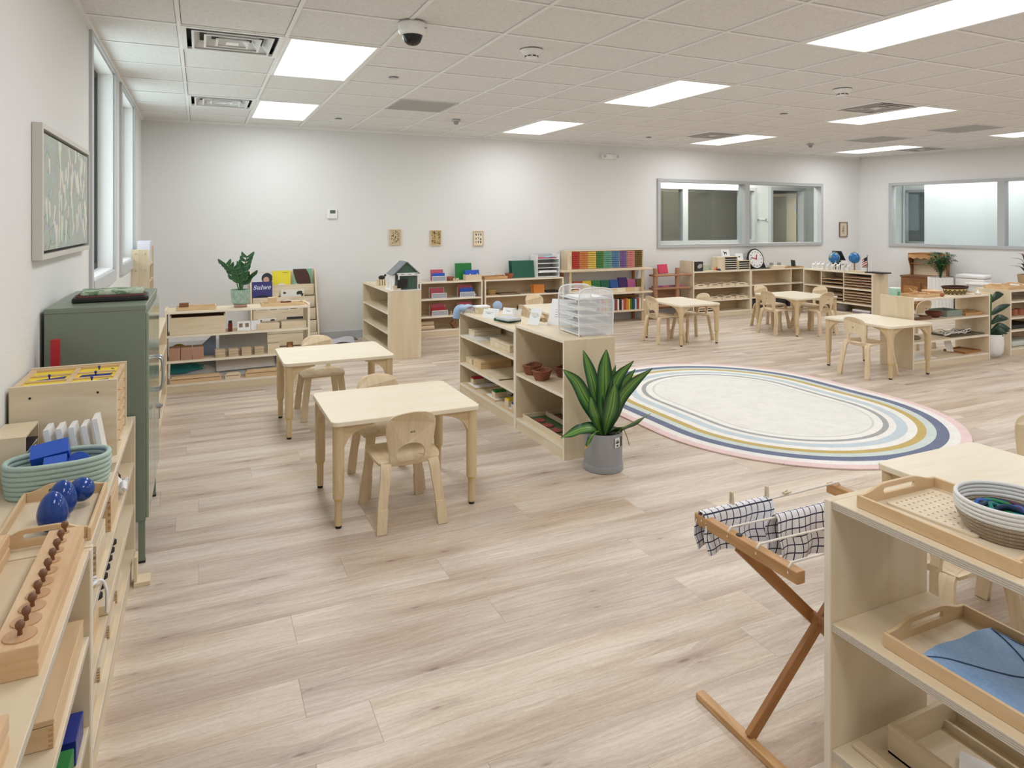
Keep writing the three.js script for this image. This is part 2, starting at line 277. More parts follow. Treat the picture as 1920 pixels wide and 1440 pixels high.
// small ceiling fittings
{
  const t = thing('security_camera', 'white dome security camera with dark bubble under the ceiling', 'camera', [1.13, CEIL, -3.86]);
  part(t, 'housing', lathe([[.001, 0], [.083, 0], [.085, -.012], [.085, -.05], [.07, -.07], [.062, -.073], [.001, -.073]]), M.gloss);
  part(t, 'dome', lathe([[.06, -.07], [.057, -.09], [.046, -.112], [.028, -.127], [.001, -.132]]), mat(0x151618, .1));
  part(t, 'lens_shield', at(new THREE.SphereGeometry(.06, 20, 12, 2.6, 1.3, 1.75, .9), 0, -.071, 0), M.gloss);
  part(t, 'maker_mark', bx(.03, .006, .002, .03, -.035, .0795), M.stone, null, [0, .35, 0]);
  const sd = (x, z, where) => { const s = thing('smoke_detector', 'round white smoke detector ' + where, 'smoke detector', [x, CEIL, z], 0, 'smoke detectors'); part(s, 'body', lathe([[.001, 0], [.078, 0], [.078, -.006], [.06, -.028], [.044, -.038], [.044, -.052], [.03, -.058], [.001, -.058]]), M.gloss); const g = []; for (let k = 0; k < 9; k++) { const a = k * .7; g.push(at(new THREE.BoxGeometry(.018, .006, .004), .044 * Math.sin(a), -.044, .044 * Math.cos(a), 0, a)); } g.forEach((q, k) => { }); part(s, 'vent_slots', mg([...Array(8)].map((_, k) => { const a = k * .785; return new THREE.BoxGeometry(.022, .007, .004).rotateY(a).translate(.0445 * Math.sin(a), -.045, .0445 * Math.cos(a)); })), M.dark); };
  sd(2.04, -4.13, 'beside the dome camera'); sd(5.13, -4.22, 'between two light rows near the dark vent');
  [[1.42, -5.39, 'between the first two light rows'], [1.42, -7.81, 'closest to the back wall'], [5.73, -5.45, 'above the far tables'], [5.64, -7.76, 'above the striped drawer cabinet']].forEach(([x, z, w]) => solo('sprinkler_cover', 'small flat white sprinkler cover ' + w, 'sprinkler', lathe([[.001, -.006], [.036, -.006], [.04, 0], [.001, 0]], 20), M.greyTrim, [x, CEIL - .0005, z], null, 'sprinkler covers'));
  [[2.66, -7.33, 'beside the grey return panel'], [8.31, -7.39, 'toward the far corner']].forEach(([x, z, w]) => { const s = thing('ceiling_sensor', 'small round grey sensor hanging ' + w, 'sensor', [x, CEIL, z], 0, 'ceiling sensors'); part(s, 'base', cy(.045, .05, .02, 20, 0, -.02, 0), M.greyTrim); part(s, 'eye', sph(.028, 0, -.03, 0, 14), M.stone); });
}
// left wall with two tall windows
{
  const w = structGroup('wall_left'), t = .3, X = LEFT - t / 2, W = [[-5.94, -4.78], [-7.60, -6.45]], y0 = 1.12, y1 = 2.60;
  const seg = (za, zb, ya, yb) => part(w, 'wall_piece', bx(t, yb - ya, zb - za, X, (ya + yb) / 2, (za + zb) / 2), M.wall);
  seg(BACK - .3, REAR + .3, -.1, y0); seg(BACK - .3, REAR + .3, y1, CEIL + .15); seg(W[0][1], REAR + .3, y0, y1); seg(W[1][1], W[0][0], y0, y1); seg(BACK - .3, W[1][0], y0, y1);
  W.forEach(([za, zb], n) => {
    const g = structGroup('window_' + (n + 1)), zc = (za + zb) / 2, L = zb - za, H = y1 - y0, yc = (y0 + y1) / 2;
    for (const [nm, ge] of [['side_casing', bx(.02, H + .16, .07, LEFT + .008, yc, za - .035)], ['side_casing', bx(.02, H + .16, .07, LEFT + .008, yc, zb + .035)], ['sill_casing', bx(.024, .085, L, LEFT + .01, y0 - .0425, zc)], ['head_casing', bx(.02, .06, L, LEFT + .008, y1 + .03, zc)]]) part(g, nm, ge, M.greyTrim);
    for (const [nm, ge] of [['jamb', bx(.1, H, .012, LEFT - .05, yc, za + .006)], ['jamb', bx(.1, H, .012, LEFT - .05, yc, zb - .006)], ['sill', bx(.1, .012, L, LEFT - .05, y0 + .006, zc)], ['head_lining', bx(.1, .012, L, LEFT - .05, y1 - .006, zc)]]) part(g, nm, ge, M.white);
    const fx = LEFT - .125; for (const [nm, ge] of [['stile', bx(.05, H - .03, .045, fx, yc, za + .035)], ['stile', bx(.05, H - .03, .045, fx, yc, zb - .035)], ['rail', bx(.05, .045, L - .12, fx, y0 + .035, zc)], ['rail', bx(.05, .045, L - .12, fx, y1 - .035, zc)]]) part(g, nm, ge, M.dark);
    part(g, 'pane', bx(.006, H - .12, L - .12, fx, yc, zc), M.clear);
  });
}
// back wall with the long inner window
{
  const w = structGroup('wall_back'), t = .14, Zc = BACK - t / 2, a = 6.48, b = 10.06, y0 = 1.065, y1 = 2.15;
  const seg = (xa, xb, ya, yb) => part(w, 'wall_piece', bx(xb - xa, yb - ya, t, (xa + xb) / 2, (ya + yb) / 2, Zc), M.wall);
  seg(LEFT - .3, 11.25, -.1, y0); seg(LEFT - .3, 11.25, y1, CEIL + .15); seg(LEFT - .3, a, y0, y1); seg(b, 11.25, y0, y1);
  const g = structGroup('window_3'), f = .05, z = BACK - .05;
  for (const [nm, ge] of [['rail', bx(b - a, f, .16, (a + b) / 2, y0 + f / 2, z)], ['rail', bx(b - a, f, .16, (a + b) / 2, y1 - f / 2, z)], ['stile', bx(f, y1 - y0 - 2 * f, .16, a + f / 2, (y0 + y1) / 2, z)], ['stile', bx(f, y1 - y0 - 2 * f, .16, b - f / 2, (y0 + y1) / 2, z)], ['mullion', bx(.1, y1 - y0 - 2 * f, .16, 8.3, (y0 + y1) / 2, z)]]) part(g, nm, ge, M.frame);
  part(g, 'pane', bx(8.25 - a - f, y1 - y0 - 2 * f, .006, (8.25 + a + f) / 2, (y0 + y1) / 2, z), M.pane); part(g, 'pane', bx(b - f - 8.35, y1 - y0 - 2 * f, .006, (8.35 + b - f) / 2, (y0 + y1) / 2, z), M.pane);
  const base = structGroup('baseboard_back'); part(base, 'board', bx(11.6, .1, .014, 5.2, .05, BACK + .007, .003), M.greyTrim);
  const bl = structGroup('baseboard_left'); part(bl, 'board', bx(.014, .1, REAR - BACK - .03, LEFT + .007, .05, (REAR + BACK) / 2 + .015, .003), M.greyTrim);
}
// right-hand wall with its inner window
const rwp = (s, y, out) => [11.03 + .1855 * s - .9827 * out, y, BACK + .9827 * s + .1855 * out];   // s metres from the corner, out metres into the room
{
  const o = [11.03, 0, BACK], w = structGroup('wall_right', o, RW), t = .14, a = .53, b = 3.95, y0 = 1.045, y1 = 2.16, len = 10.8;
  const seg = (xa, xb, ya, yb) => part(w, 'wall_piece', bx(xb - xa, yb - ya, t, (xa + xb) / 2, (ya + yb) / 2, -t / 2), M.wall);
  seg(-.05, len, -.1, y0); seg(-.05, len, y1, CEIL + .15); seg(-.05, a, y0, y1); seg(b, len, y0, y1);
  const g = structGroup('window_4', o, RW), f = .05;
  for (const [nm, ge] of [['rail', bx(b - a, f, .16, (a + b) / 2, y0 + f / 2, -.05)], ['rail', bx(b - a, f, .16, (a + b) / 2, y1 - f / 2, -.05)], ['stile', bx(f, y1 - y0 - .1, .16, a + f / 2, (y0 + y1) / 2, -.05)], ['stile', bx(f, y1 - y0 - .1, .16, b - f / 2, (y0 + y1) / 2, -.05)], ['mullion', bx(.1, y1 - y0 - .1, .16, 2.24, (y0 + y1) / 2, -.05)]]) part(g, nm, ge, M.frame);
  part(g, 'pane', bx(2.19 - a - f, y1 - y0 - .1, .006, (2.19 + a + f) / 2, (y0 + y1) / 2, -.05), M.pane); part(g, 'pane', bx(b - f - 2.29, y1 - y0 - .1, .006, (2.29 + b - f) / 2, (y0 + y1) / 2, -.05), M.pane);
  const bl = structGroup('baseboard_right', o, RW); part(bl, 'board', bx(len, .1, .014, len / 2, .05, .007, .003), M.greyTrim);
}
{ const w = struct('wall_rear', bx(14.6, 2.9, .2, 6.2, 1.4, REAR + .1), M.wall); }
// the rooms behind the inner windows
{
  const h = structGroup('wall_corridor'), zf = -10.2, W = (xa, xb, ya, yb, m = M.wall, nm = 'wall_piece') => part(h, nm, bx(xb - xa, yb - ya, .1, (xa + xb) / 2, (ya + yb) / 2, zf - .05), m);
  W(4.5, 14, -.1, 1.06); W(4.5, 14, 2.14, 2.7); W(4.5, 7.0, 1.06, 2.14); W(9.95, 10.3, 1.06, 2.14); W(11.25, 14, 1.06, 2.14);
  part(h, 'side_wall', bx(.1, 2.8, 1.5, 4.5, 1.3, -9.5), M.wall); part(h, 'side_wall', bx(.1, 2.8, 1.5, 14, 1.3, -9.5), M.wall);
  part(h, 'corridor_ceiling', bx(9.6, .1, 1.6, 9.25, 2.72, -9.5), M.wall); part(h, 'corridor_floor', bx(9.6, .1, 1.6, 9.25, -.06, -9.5), mat(0xb8ac9c, .6));
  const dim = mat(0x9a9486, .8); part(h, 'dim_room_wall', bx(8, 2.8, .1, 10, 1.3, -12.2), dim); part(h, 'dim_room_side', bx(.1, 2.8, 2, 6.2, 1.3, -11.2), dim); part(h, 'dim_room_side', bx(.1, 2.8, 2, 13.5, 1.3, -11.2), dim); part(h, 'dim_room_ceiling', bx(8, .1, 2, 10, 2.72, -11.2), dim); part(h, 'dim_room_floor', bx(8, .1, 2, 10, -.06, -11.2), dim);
  for (const x of [7.2, 7.75, 8.6, 9.2]) part(h, 'panel_joint', bx(.012, 1.9, .012, x, 1.2, -12.144), mat(0x7f786a, .8));
  { const dl = thing('dim_room_light', 'warm ceiling lamp in the dim room beyond the corridor', 'light', [9.2, 2.64, -11.2]); part(dl, 'diffuser', bx(1.2, .01, .4, 0, 0, 0), M.panel); const l = new THREE.RectAreaLight(0xfff0d8, 12, 1.2, .4); l.position.y = -.012; l.rotation.x = -Math.PI / 2; l.name = 'dim_room_glow'; dl.add(l); }
  const g = structGroup('window_5'); for (const [nm, ge] of [['rail', bx(2.95, .06, .12, 8.475, 1.09, zf)], ['rail', bx(2.95, .06, .12, 8.475, 2.11, zf)], ['stile', bx(.06, .96, .12, 7.03, 1.6, zf)], ['mullion', bx(.12, .96, .12, 8.2, 1.6, zf)], ['mullion', bx(.1, .96, .12, 9.6, 1.6, zf)], ['stile', bx(.06, .96, .12, 9.92, 1.6, zf)]]) part(g, nm, ge, M.frame);
  part(g, 'pane', bx(2.8, .96, .006, 8.475, 1.6, zf), M.pane);
  const d = structGroup('door_1'); for (const [nm, ge] of [['jamb', bx(.06, 2.1, .16, 10.33, 1.05, zf)], ['jamb', bx(.06, 2.1, .16, 11.22, 1.05, zf)], ['head', bx(.95, .06, .16, 10.775, 2.13, zf)]]) part(d, nm, ge, M.frame);
  const leaf = part(d, 'door_leaf', bx(.045, 2.05, .8, 0, 1.03, -.4), mat(0xc9bda4, .6), [11.16, 0, zf - .08], [0, .5, 0]);
  part(leaf, 'door_glass', bx(.05, 1.5, .42, 0, 1.25, -.4), mat(0x8f8b7c, .5)); part(leaf, 'door_handle', bx(.1, .03, .12, 0, 1.0, -.7), M.metal); part(leaf, 'hinge', bx(.055, .12, .04, 0, 1.75, -.02), M.metal);
  const hk = thing('coat_hook', 'small chrome double hook on the corridor wall behind the inner window', 'hook', [10.12, 1.52, zf]); part(hk, 'plate', bx(.2, .02, .015, 0, 0, .008), M.gloss); for (const s of [-1, 1]) part(hk, 'peg', sph(.02, s * .1, 0, .03, 12), M.stone);
  const cl = thing('corridor_light', 'white ceiling panel light in the corridor behind the inner window', 'light', [8.6, 2.655, -9.5]); part(cl, 'diffuser', bx(2.2, .01, .5, 0, -.004, 0), M.panel); const l = new THREE.RectAreaLight(0xfff8f0, 17, 2.2, .5); l.position.y = -.012; l.rotation.x = -Math.PI / 2; l.name = 'corridor_glow'; cl.add(l);
}
{
  const o = [11.03, 0, BACK], h = structGroup('wall_side_room', o, RW), ad = (nm, w, hh, d, x, y, z, m = M.wall) => part(h, nm, bx(w, hh, d, x, y, z), m);
  ad('far_wall', 7, 2.8, .1, 3.2, 1.3, -2.4); ad('side_wall', .1, 2.8, 2.3, -.4, 1.3, -1.35); ad('side_wall', .1, 2.8, 2.3, 6.5, 1.3, -1.3); ad('room_ceiling', 7, .1, 2.4, 3.2, 2.72, -1.3); ad('room_floor', 7, .1, 2.4, 3.2, -.06, -1.3, mat(0xb8ac9c, .6));
  ad('partition', 2.6, 2.7, .08, 2.1, 1.3, -.75, mat(0xf2f4f4, .35));
  const g = structGroup('window_6', o, RW); part(g, 'frame', mg([bx(.62, .05, .06, .06, 2.1, -2.33), bx(.62, .05, .06, .06, 1.05, -2.33), bx(.05, 1.1, .06, -.23, 1.575, -2.33), bx(.05, 1.1, .06, .35, 1.575, -2.33), bx(.05, 1.0, .05, .14, 1.575, -2.33)]), M.stone); part(g, 'pane', bx(.55, 1.02, .01, .06, 1.575, -2.34), mat(0x4a5254, .12));
  const p = rwp(2.4, 2.66, -1.5), cl = thing('side_room_light', 'white ceiling panel light in the side room behind the inner window', 'light', p, RW); part(cl, 'diffuser', bx(2.4, .01, .6, 0, -.004, 0), M.panel); const l = new THREE.RectAreaLight(0xffffff, 9, 2.4, .6); l.position.y = -.012; l.rotation.x = -Math.PI / 2; l.name = 'side_room_glow'; cl.add(l);
  const p2 = rwp(1.6, 2.60, -.45), c2 = thing('side_room_light', 'narrow ceiling panel light just behind the inner window of the side room', 'light', p2, RW); part(c2, 'diffuser', bx(2.4, .01, .3, 0, -.004, 0), M.panel); const l2 = new THREE.RectAreaLight(0xffffff, 7, 2.4, .3); l2.position.y = -.012; l2.rotation.x = -Math.PI / 2; l2.name = 'side_room_glow'; c2.add(l2);
}
// ---------- furniture makers ----------
function shelfUnit(name, label, o) {        // local x is the width, +z the open front; boards: heights of the board tops
  const { w, d, h, boards, pos, ry = 0, back = true, kick = true, th = .02, m = M.ply, ends = [h, h], backH, dividers = [], group } = o;
  const t = thing(name, label, o.cat ?? 'shelf', pos, ry, group);
  part(t, 'side_panel', bxb(th, ends[0], d, -w / 2 + th / 2, 0, 0, .002, 'y'), m); part(t, 'side_panel', bxb(th, ends[1], d, w / 2 - th / 2, 0, 0, .002, 'y'), m);
  for (const s of [-1, 1]) part(t, 'edge_band', bxb(th - .003, (s < 0 ? ends[0] : ends[1]) - .002, .003, s * (w / 2 - th / 2), .001, d / 2, 0, 'y'), M.edgeBand ??= mat(0xf1e8d6, .5), null, null, 'pale front edge');
  for (const y of boards) { const b = part(t, 'shelf_board', bx(w - 2 * th, th, d - .006, 0, y - th / 2, 0, .002, 'x'), m); part(b, o.edge ? 'ply_edge' : 'edge_band', bx(w - 2 * th, th - .003, .003, 0, y - th / 2, d / 2 - .0035, 0, 'x'), o.edge ? M.plyEdge : M.edgeBand ??= mat(0xf1e8d6, .5), null, null, o.edge ? 'layered plywood edge' : 'pale front edge'); }
  if (kick) part(t, 'kick_board', bx(w - 2 * th, boards[0] - th, .016, 0, (boards[0] - th) / 2, d / 2 - .012, 0, 'x'), m);
  if (back) part(t, 'back_panel', bx(w - 2 * th, (backH ?? h) - boards[0] - .01, .008, 0, ((backH ?? h) + boards[0]) / 2 - .005, -d / 2 + .006, 0, 'x'), M.plyBack);
  for (const [x, ya, yb] of dividers) part(t, 'divider', bx(th, yb - ya, d - .02, x, (ya + yb) / 2, 0, 0, 'y'), m);
  return t;
}
// child's table: rounded top, round legs with brackets and drawn-out feet
function tableOf(W, D, H) {
  const t = thing('child_table', '', 'table'), th = .024;
  part(t, 'tabletop', slab(rrect(W, D, .035), th, .004).translate(0, H - th, 0), M.maple);
  const lx = W / 2 - .038, lz = D / 2 - .038;
  const br = (k) => { const s = new THREE.Shape(); s.moveTo(0, 0); s.lineTo(k * .17, 0); s.lineTo(k * .17, -.012); s.quadraticCurveTo(k * .05, -.03, k * .03, -.1); s.lineTo(0, -.1); return s; };
  for (const [sx, sz] of [[-1, -1], [1, -1], [-1, 1], [1, 1]]) {
    const leg = part(t, 'leg', mg([uvm(cy(.0285, .027, H - th - .145, 20, 0, .145, 0), 'y'), uvm(at(ext(br(-sx), .03, .003), 0, H - th, -.015), 'x'), uvm(at(ext(br(1), .03, .003), 0, H - th, -.015).rotateY(sz > 0 ? Math.PI / 2 : -Math.PI / 2), 'z')]), M.leg, [sx * lx, 0, sz * lz]);
    part(leg, 'leg_extension', uvm(cy(.0185, .0185, .135, 16, 0, .014, 0), 'y'), M.leg);
    part(leg, 'collar', cy(.024, .021, .012, 16, 0, .136, 0), M.yellowRing ??= mat(0xd9bd62, .5));
    part(leg, 'foot_cap', cy(.0165, .014, .014, 14, 0, 0, 0), M.black);
  }
  return t;
}
const markTex = canvasTex(128, 64, (c, w, h) => { c.fillStyle = '#000'; c.fillRect(0, 0, w, h); c.strokeStyle = '#fff'; c.lineWidth = 6; c.lineCap = 'round'; c.font = 'bold 46px sans-serif'; c.fillStyle = '#fff'; c.save(); c.translate(64, 32); c.rotate(-.06); c.textAlign = 'center'; c.textBaseline = 'middle'; c.fillText('464', 0, 2); c.restore(); });
M.mark = mat(0x221d18, .8, { alphaMap: markTex, transparent: true });
// child's chair: bent plywood seat with legs turned down front and rear, and a back with an arched hole
const chair0 = (() => {
  const t = thing('child_chair', '', 'chair'), hw = .166, sy = .318;       // faces -z
  part(t, 'seat', uvm(sheet((u, v) => { const x = (u - .5) * 2, q = (v - .5) * 2, e = Math.pow(Math.abs(q), 5), c = Math.pow(Math.abs(x), 5); return [x * hw * (1 - .1 * e), sy - .007 * (1 - x * x) * (1 - q * q) - e * .012, q * .152 * (1 - .06 * c)]; }, 18, 18, .013), 'z'), M.chair);
  for (const sx of [-1, 1]) for (const sz of [-1, 1]) {
    const path = new THREE.CatmullRomCurve3([V(sx * .112, sy - .004, sz * .105), V(sx * .114, sy - .007, sz * .128), V(sx * .118, sy - .018, sz * .146), V(sx * .123, sy - .045, sz * .156), V(sx * .129, sy - .1, sz * .162), V(sx * .14, .14, sz * .173), V(sx * .152, 0, sz * .188)], false, 'centripetal');
    const wd = (s) => s < .3 ? .078 - .026 * Math.sin(s / .3 * 1.5708) : .052 - (s - .3) * .012, cx = (s) => s < .3 ? -sx * (wd(s) - .052) * .5 : 0;
    const leg = part(t, 'leg', uvm(sheet((u, v) => { const p = path.getPoint(v); return [p.x + cx(v) + (u - .5) * wd(v), p.y, p.z]; }, 2, 26, sz * .015), 'y'), M.chair);
    part(leg, 'foot_tip', uvm(sheet((u, v) => { const s = .87 + v * .13, p = path.getPoint(s); return [p.x + (u - .5) * (wd(s) + .004), p.y, p.z + sz * .002]; }, 2, 4, sz * .019), 'y'), M.chair);
  }
  const s = new THREE.Shape(); s.moveTo(-.096, 0); s.bezierCurveTo(-.1, .06, -.122, .13, -.124, .19); s.bezierCurveTo(-.124, .25, -.085, .268, 0, .272); s.bezierCurveTo(.085, .268, .124, .25, .124, .19); s.bezierCurveTo(.122, .13, .1, .06, .096, 0); s.quadraticCurveTo(.05, -.008, 0, -.008); s.quadraticCurveTo(-.05, -.008, -.098, 0);
  const ho = new THREE.Path(); ho.moveTo(-.074, .058); ho.bezierCurveTo(-.072, .138, .072, .138, .074, .058); ho.bezierCurveTo(.074, .02, .055, .016, 0, .016); ho.bezierCurveTo(-.055, .016, -.074, .02, -.074, .058); s.holes.push(ho);
  const bend = (g) => { const p = g.attributes.position; for (let i = 0; i < p.count; i++) { const x = p.getX(i), y = p.getY(i), k = Math.min(1, Math.max(0, (y + .01) / .06)); p.setZ(i, p.getZ(i) - 1.6 * x * x * k + .14 * y + .35 * y * y * .5 - .03 * (1 - k) * (1 - k)); } g.computeVertexNormals(); return g; };
  const raw = ext(s, .013, .003, 20);
  part(t, 'backrest', uvm(bend(raw).translate(0, .298, .158), 'y'), M.chair);
  part(t, 'number_mark', bend(new THREE.PlaneGeometry(.042, .021, 4, 2).translate(0, .172, .0142)).translate(0, .298, .158), M.mark);
  return t;
})();
function tableAt(W, D, H, x, z, label) { const t = tableOf(W, D, H); t.position.set(x, 0, z); t.userData.label = label; t.userData.group = 'children\'s tables'; return t; }
let chairUsed = false;
function chairAt(x, z, face, label) {       // face: '-z', '+z', '-x', '+x' is where the sitter looks
  const ry = { '-z': 0, '+z': Math.PI, '+x': -Math.PI / 2, '-x': Math.PI / 2 }[face];
  if (!chairUsed) { chairUsed = true; chair0.position.set(x, 0, z); chair0.rotation.y = ry; chair0.userData.label = label; chair0.userData.group = 'children\'s chairs'; return chair0; }
  return copy(chair0, [x, 0, z], ry, label, 'children\'s chairs');
}
// ---------- tables and chairs ----------
tableAt(.765, .625, .52, .952, -3.612, 'small maple table nearest the green cabinet, with a chair in front and behind');
chairAt(.93, -3.375, '-z', 'plywood chair with its back to us at the nearest small table');
chairAt(.96, -3.83, '+z', 'plywood chair behind the nearest small table, facing us');
tableAt(.765, .625, .52, .895, -5.115, 'small maple table between the open shelf and the nearer table');
chairAt(.85, -5.40, '+z', 'plywood chair facing us at the second small table, by the open shelf');
tableAt(.61, .765, .49, 5.445, -6.825, 'maple table beyond the rug with two chairs, in front of the card shelf');
chairAt(5.20, -6.85, '+x', 'plywood chair seen from behind its shoulder, nearer side of the two-chair table');
chairAt(5.63, -6.84, '-x', 'plywood chair on the far side of the two-chair table');
tableAt(.75, .75, .49, 7.32, -6.76, 'square maple table with four chairs in front of the clock shelf');
chairAt(6.97, -6.73, '+x', 'plywood chair at the four-chair table, the one nearest the two-chair table');
chairAt(7.38, -6.48, '-z', 'plywood chair at the four-chair table, with its back toward the rug');
chairAt(7.29, -7.18, '+z', 'plywood chair at the four-chair table, on the clock side');
chairAt(7.72, -6.86, '-x', 'plywood chair at the four-chair table, on the map cabinet side');
tableAt(.61, .765, .50, 6.145, -4.655, 'maple table at the edge of the rug with a single chair, against a shelf');
chairAt(5.87, -4.545, '+x', 'plywood chair at the single-chair table on the edge of the rug');
tableAt(.61, .765, .50, 3.69, -6.83, 'maple table half hidden behind the mesh paper organizer');
chairAt(3.80, -7.44, '+z', 'plywood chair at the half-hidden table, its rounded back toward the wall');
chairAt(3.41, -6.72, '+x', 'plywood chair at the half-hidden table, seen end on beside the white papers');
tableAt(.62, .78, .52, 2.76, -1.475, 'large-looking maple table in the foreground behind the open tray shelf');
chairAt(2.40, -1.56, '+x', 'plywood chair between the foreground table and the tray shelf');
chairAt(3.0, -1.51, '-x', 'plywood chair under the foreground table, only its legs in view');
chairAt(3.43, -1.86, '-x', 'plywood chair at the edge of the picture beyond the foreground table');
chairAt(7.63, -5.35, '-z', 'plywood chair glimpsed through the kitchen-tools shelf');
// ---------- the shelf units ----------
const R90 = Math.PI / 2;
shelfUnit('low_shelf', 'low birch shelf against the window wall holding the knobbed block and basket, far half', { w: 1.29, d: .345, h: .646, boards: [.085, .275, .455, .646], pos: [-.4265, 0, -2.685], ry: R90, th: .018, edge: true });
shelfUnit('low_shelf', 'low birch shelf in the near corner under the knobbed cylinder block', { w: 1.29, d: .345, h: .646, boards: [.07, .20, .43, .646], pos: [-.4265, 0, -1.39], ry: R90, th: .018, edge: true });
shelfUnit('low_shelf', 'low birch shelf on the window wall glimpsed past the green cabinet', { w: 1.3, d: .345, h: .70, boards: [.08, .275, .485, .70], pos: [-.4225, 0, -5.55], ry: R90 });
shelfUnit('divider_shelf', 'birch divider shelf with small boxes and red, green, yellow cubes', { w: 1.15, d: .37, h: .70, boards: [.085, .26, .50, .70], pos: [2.235, 0, -4.995], ry: -R90 });
shelfUnit('divider_shelf', 'taller birch divider shelf with wicker bowls, beside the grey plant pot', { w: .73, d: .37, h: .742, boards: [.08, .40, .742], pos: [2.235, 0, -4.055], ry: -R90 });
shelfUnit('open_shelf', 'open-backed birch shelf with sandpaper blocks and a potted plant, by the corner', { w: 1.21, d: .32, h: .70, boards: [.073, .274, .494, .70], pos: [.325, 0, -6.70], back: false, ends: [.715, .715] });
shelfUnit('end_shelf', 'birch shelf seen end on with the green toy house on top', { w: 1.25, d: .365, h: .735, boards: [.08, .285, .50, .735], pos: [2.005, 0, -7.76], ry: -R90 });
shelfUnit('wall_shelf', 'birch wall shelf full of pink and blue card holders', { w: 1.2, d: .31, h: .70, boards: [.08, .255, .48, .70], pos: [2.815, 0, -8.535] });
shelfUnit('wall_shelf', 'birch wall shelf with the big green folders and white letter tray', { w: 1.2, d: .31, h: .70, boards: [.08, .255, .485, .70], pos: [4.045, 0, -8.535] });
shelfUnit('wall_shelf', 'birch wall shelf with rows of small wooden trays, below the inner window', { w: 1.17, d: .31, h: .70, boards: [.06, .245, .45, .70], pos: [7.51, 0, -8.535], ends: [.865, .70] });
shelfUnit('wall_shelf', 'birch wall shelf under the black teaching clock', { w: 1.22, d: .31, h: .70, boards: [.06, .25, .455, .70], pos: [8.71, 0, -8.535], dividers: [[.28, .06, .435], [.28, .455, .68]] });
shelfUnit('map_cabinet', 'birch cabinet with stacked map puzzle trays and globes on top, by the corner', { w: 1.28, d: .34, h: .70, boards: [.07, .22, .45, .70], pos: [9.27, 0, -7.6], ry: -R90, dividers: [[-.29, .24, .68], [.13, .24, .68]], cat: 'cabinet' });
shelfUnit('tool_shelf', 'open birch shelf with bowls and kitchen tools beside the white plant pot', { w: 1.25, d: .36, h: .70, boards: [.075, .27, .48, .70], pos: [7.085, 0, -4.675], back: false, ends: [.72, .715] });
shelfUnit('tool_shelf', 'birch shelf at the edge of the picture past the white plant pot', { w: 1.2, d: .37, h: .72, boards: [.08, .28, .42, .60, .72], pos: [8.69, 0, -4.69] });
shelfUnit('tray_shelf', 'open birch shelf in the near corner with lacing tray and folded blue cloth', { w: 1.3, d: .385, h: .75, boards: [.10, .43, .75], pos: [1.6925, 0, -.64], ry: -R90, back: false, edge: true, th: .022 });
// rug
{
  const w = 2.4, l = 3.06, cx = 4.1, cz = -4.22, bands = [[0, '#e8cfcb'], [.065, '#eceae5'], [.13, '#6f7790'], [.205, '#ccd6d0'], [.265, '#c3ad6c'], [.32, '#ecebe5'], [.38, '#c3d0d6'], [.45, '#ecebe5'], [.497, '#a4a6a6'], [.535, '#ecebe5'], [.59, '#d3d3ce'], [.606, '#e6e6df']];
  const tex = canvasTex(1606, 2048, (c, W, H) => {
    const k = H / l; c.translate(W / 2, H / 2);
    for (const [i, col] of bands) { const r = (w / 2 - i) * k, s = (l / 2 - w / 2) * k; c.fillStyle = col; c.beginPath(); c.arc(0, -s, r, Math.PI, 0); c.arc(0, s, r, 0, Math.PI); c.closePath(); c.fill(); }
    c.setTransform(1, 0, 0, 1, 0, 0); const im = c.getImageData(0, 0, W, H), d = im.data;
    for (let j = 0; j < H; j++) for (let i = 0; i < W; i++) { const q = (j * W + i) * 4, n = (vn(i / 5, j / 5, 512, 512) - .5) * 10 + (vn(i / 40, j / 40, 512, 512) - .5) * 7 + (hash2(i, j) - .5) * 8; d[q] += n; d[q + 1] += n; d[q + 2] += n; } c.putImageData(im, 0, 0);
  });
  const s = new THREE.Shape(); s.absarc(0, (l - w) / 2, w / 2, 0, Math.PI); s.absarc(0, -(l - w) / 2, w / 2, Math.PI, 2 * Math.PI);
  const g = ext(s, .009, .0025, 48).rotateX(-Math.PI / 2), p = g.attributes.position, uv = g.attributes.uv; for (let i = 0; i < p.count; i++) uv.setXY(i, p.getX(i) / w + .5, -p.getZ(i) / l + .5);
  solo('oval_rug', 'large oval cream rug with pink, navy, mustard and blue rings', 'rug', g, mat(0xffffff, .95, { map: tex }), [cx, .0005, cz]);
}
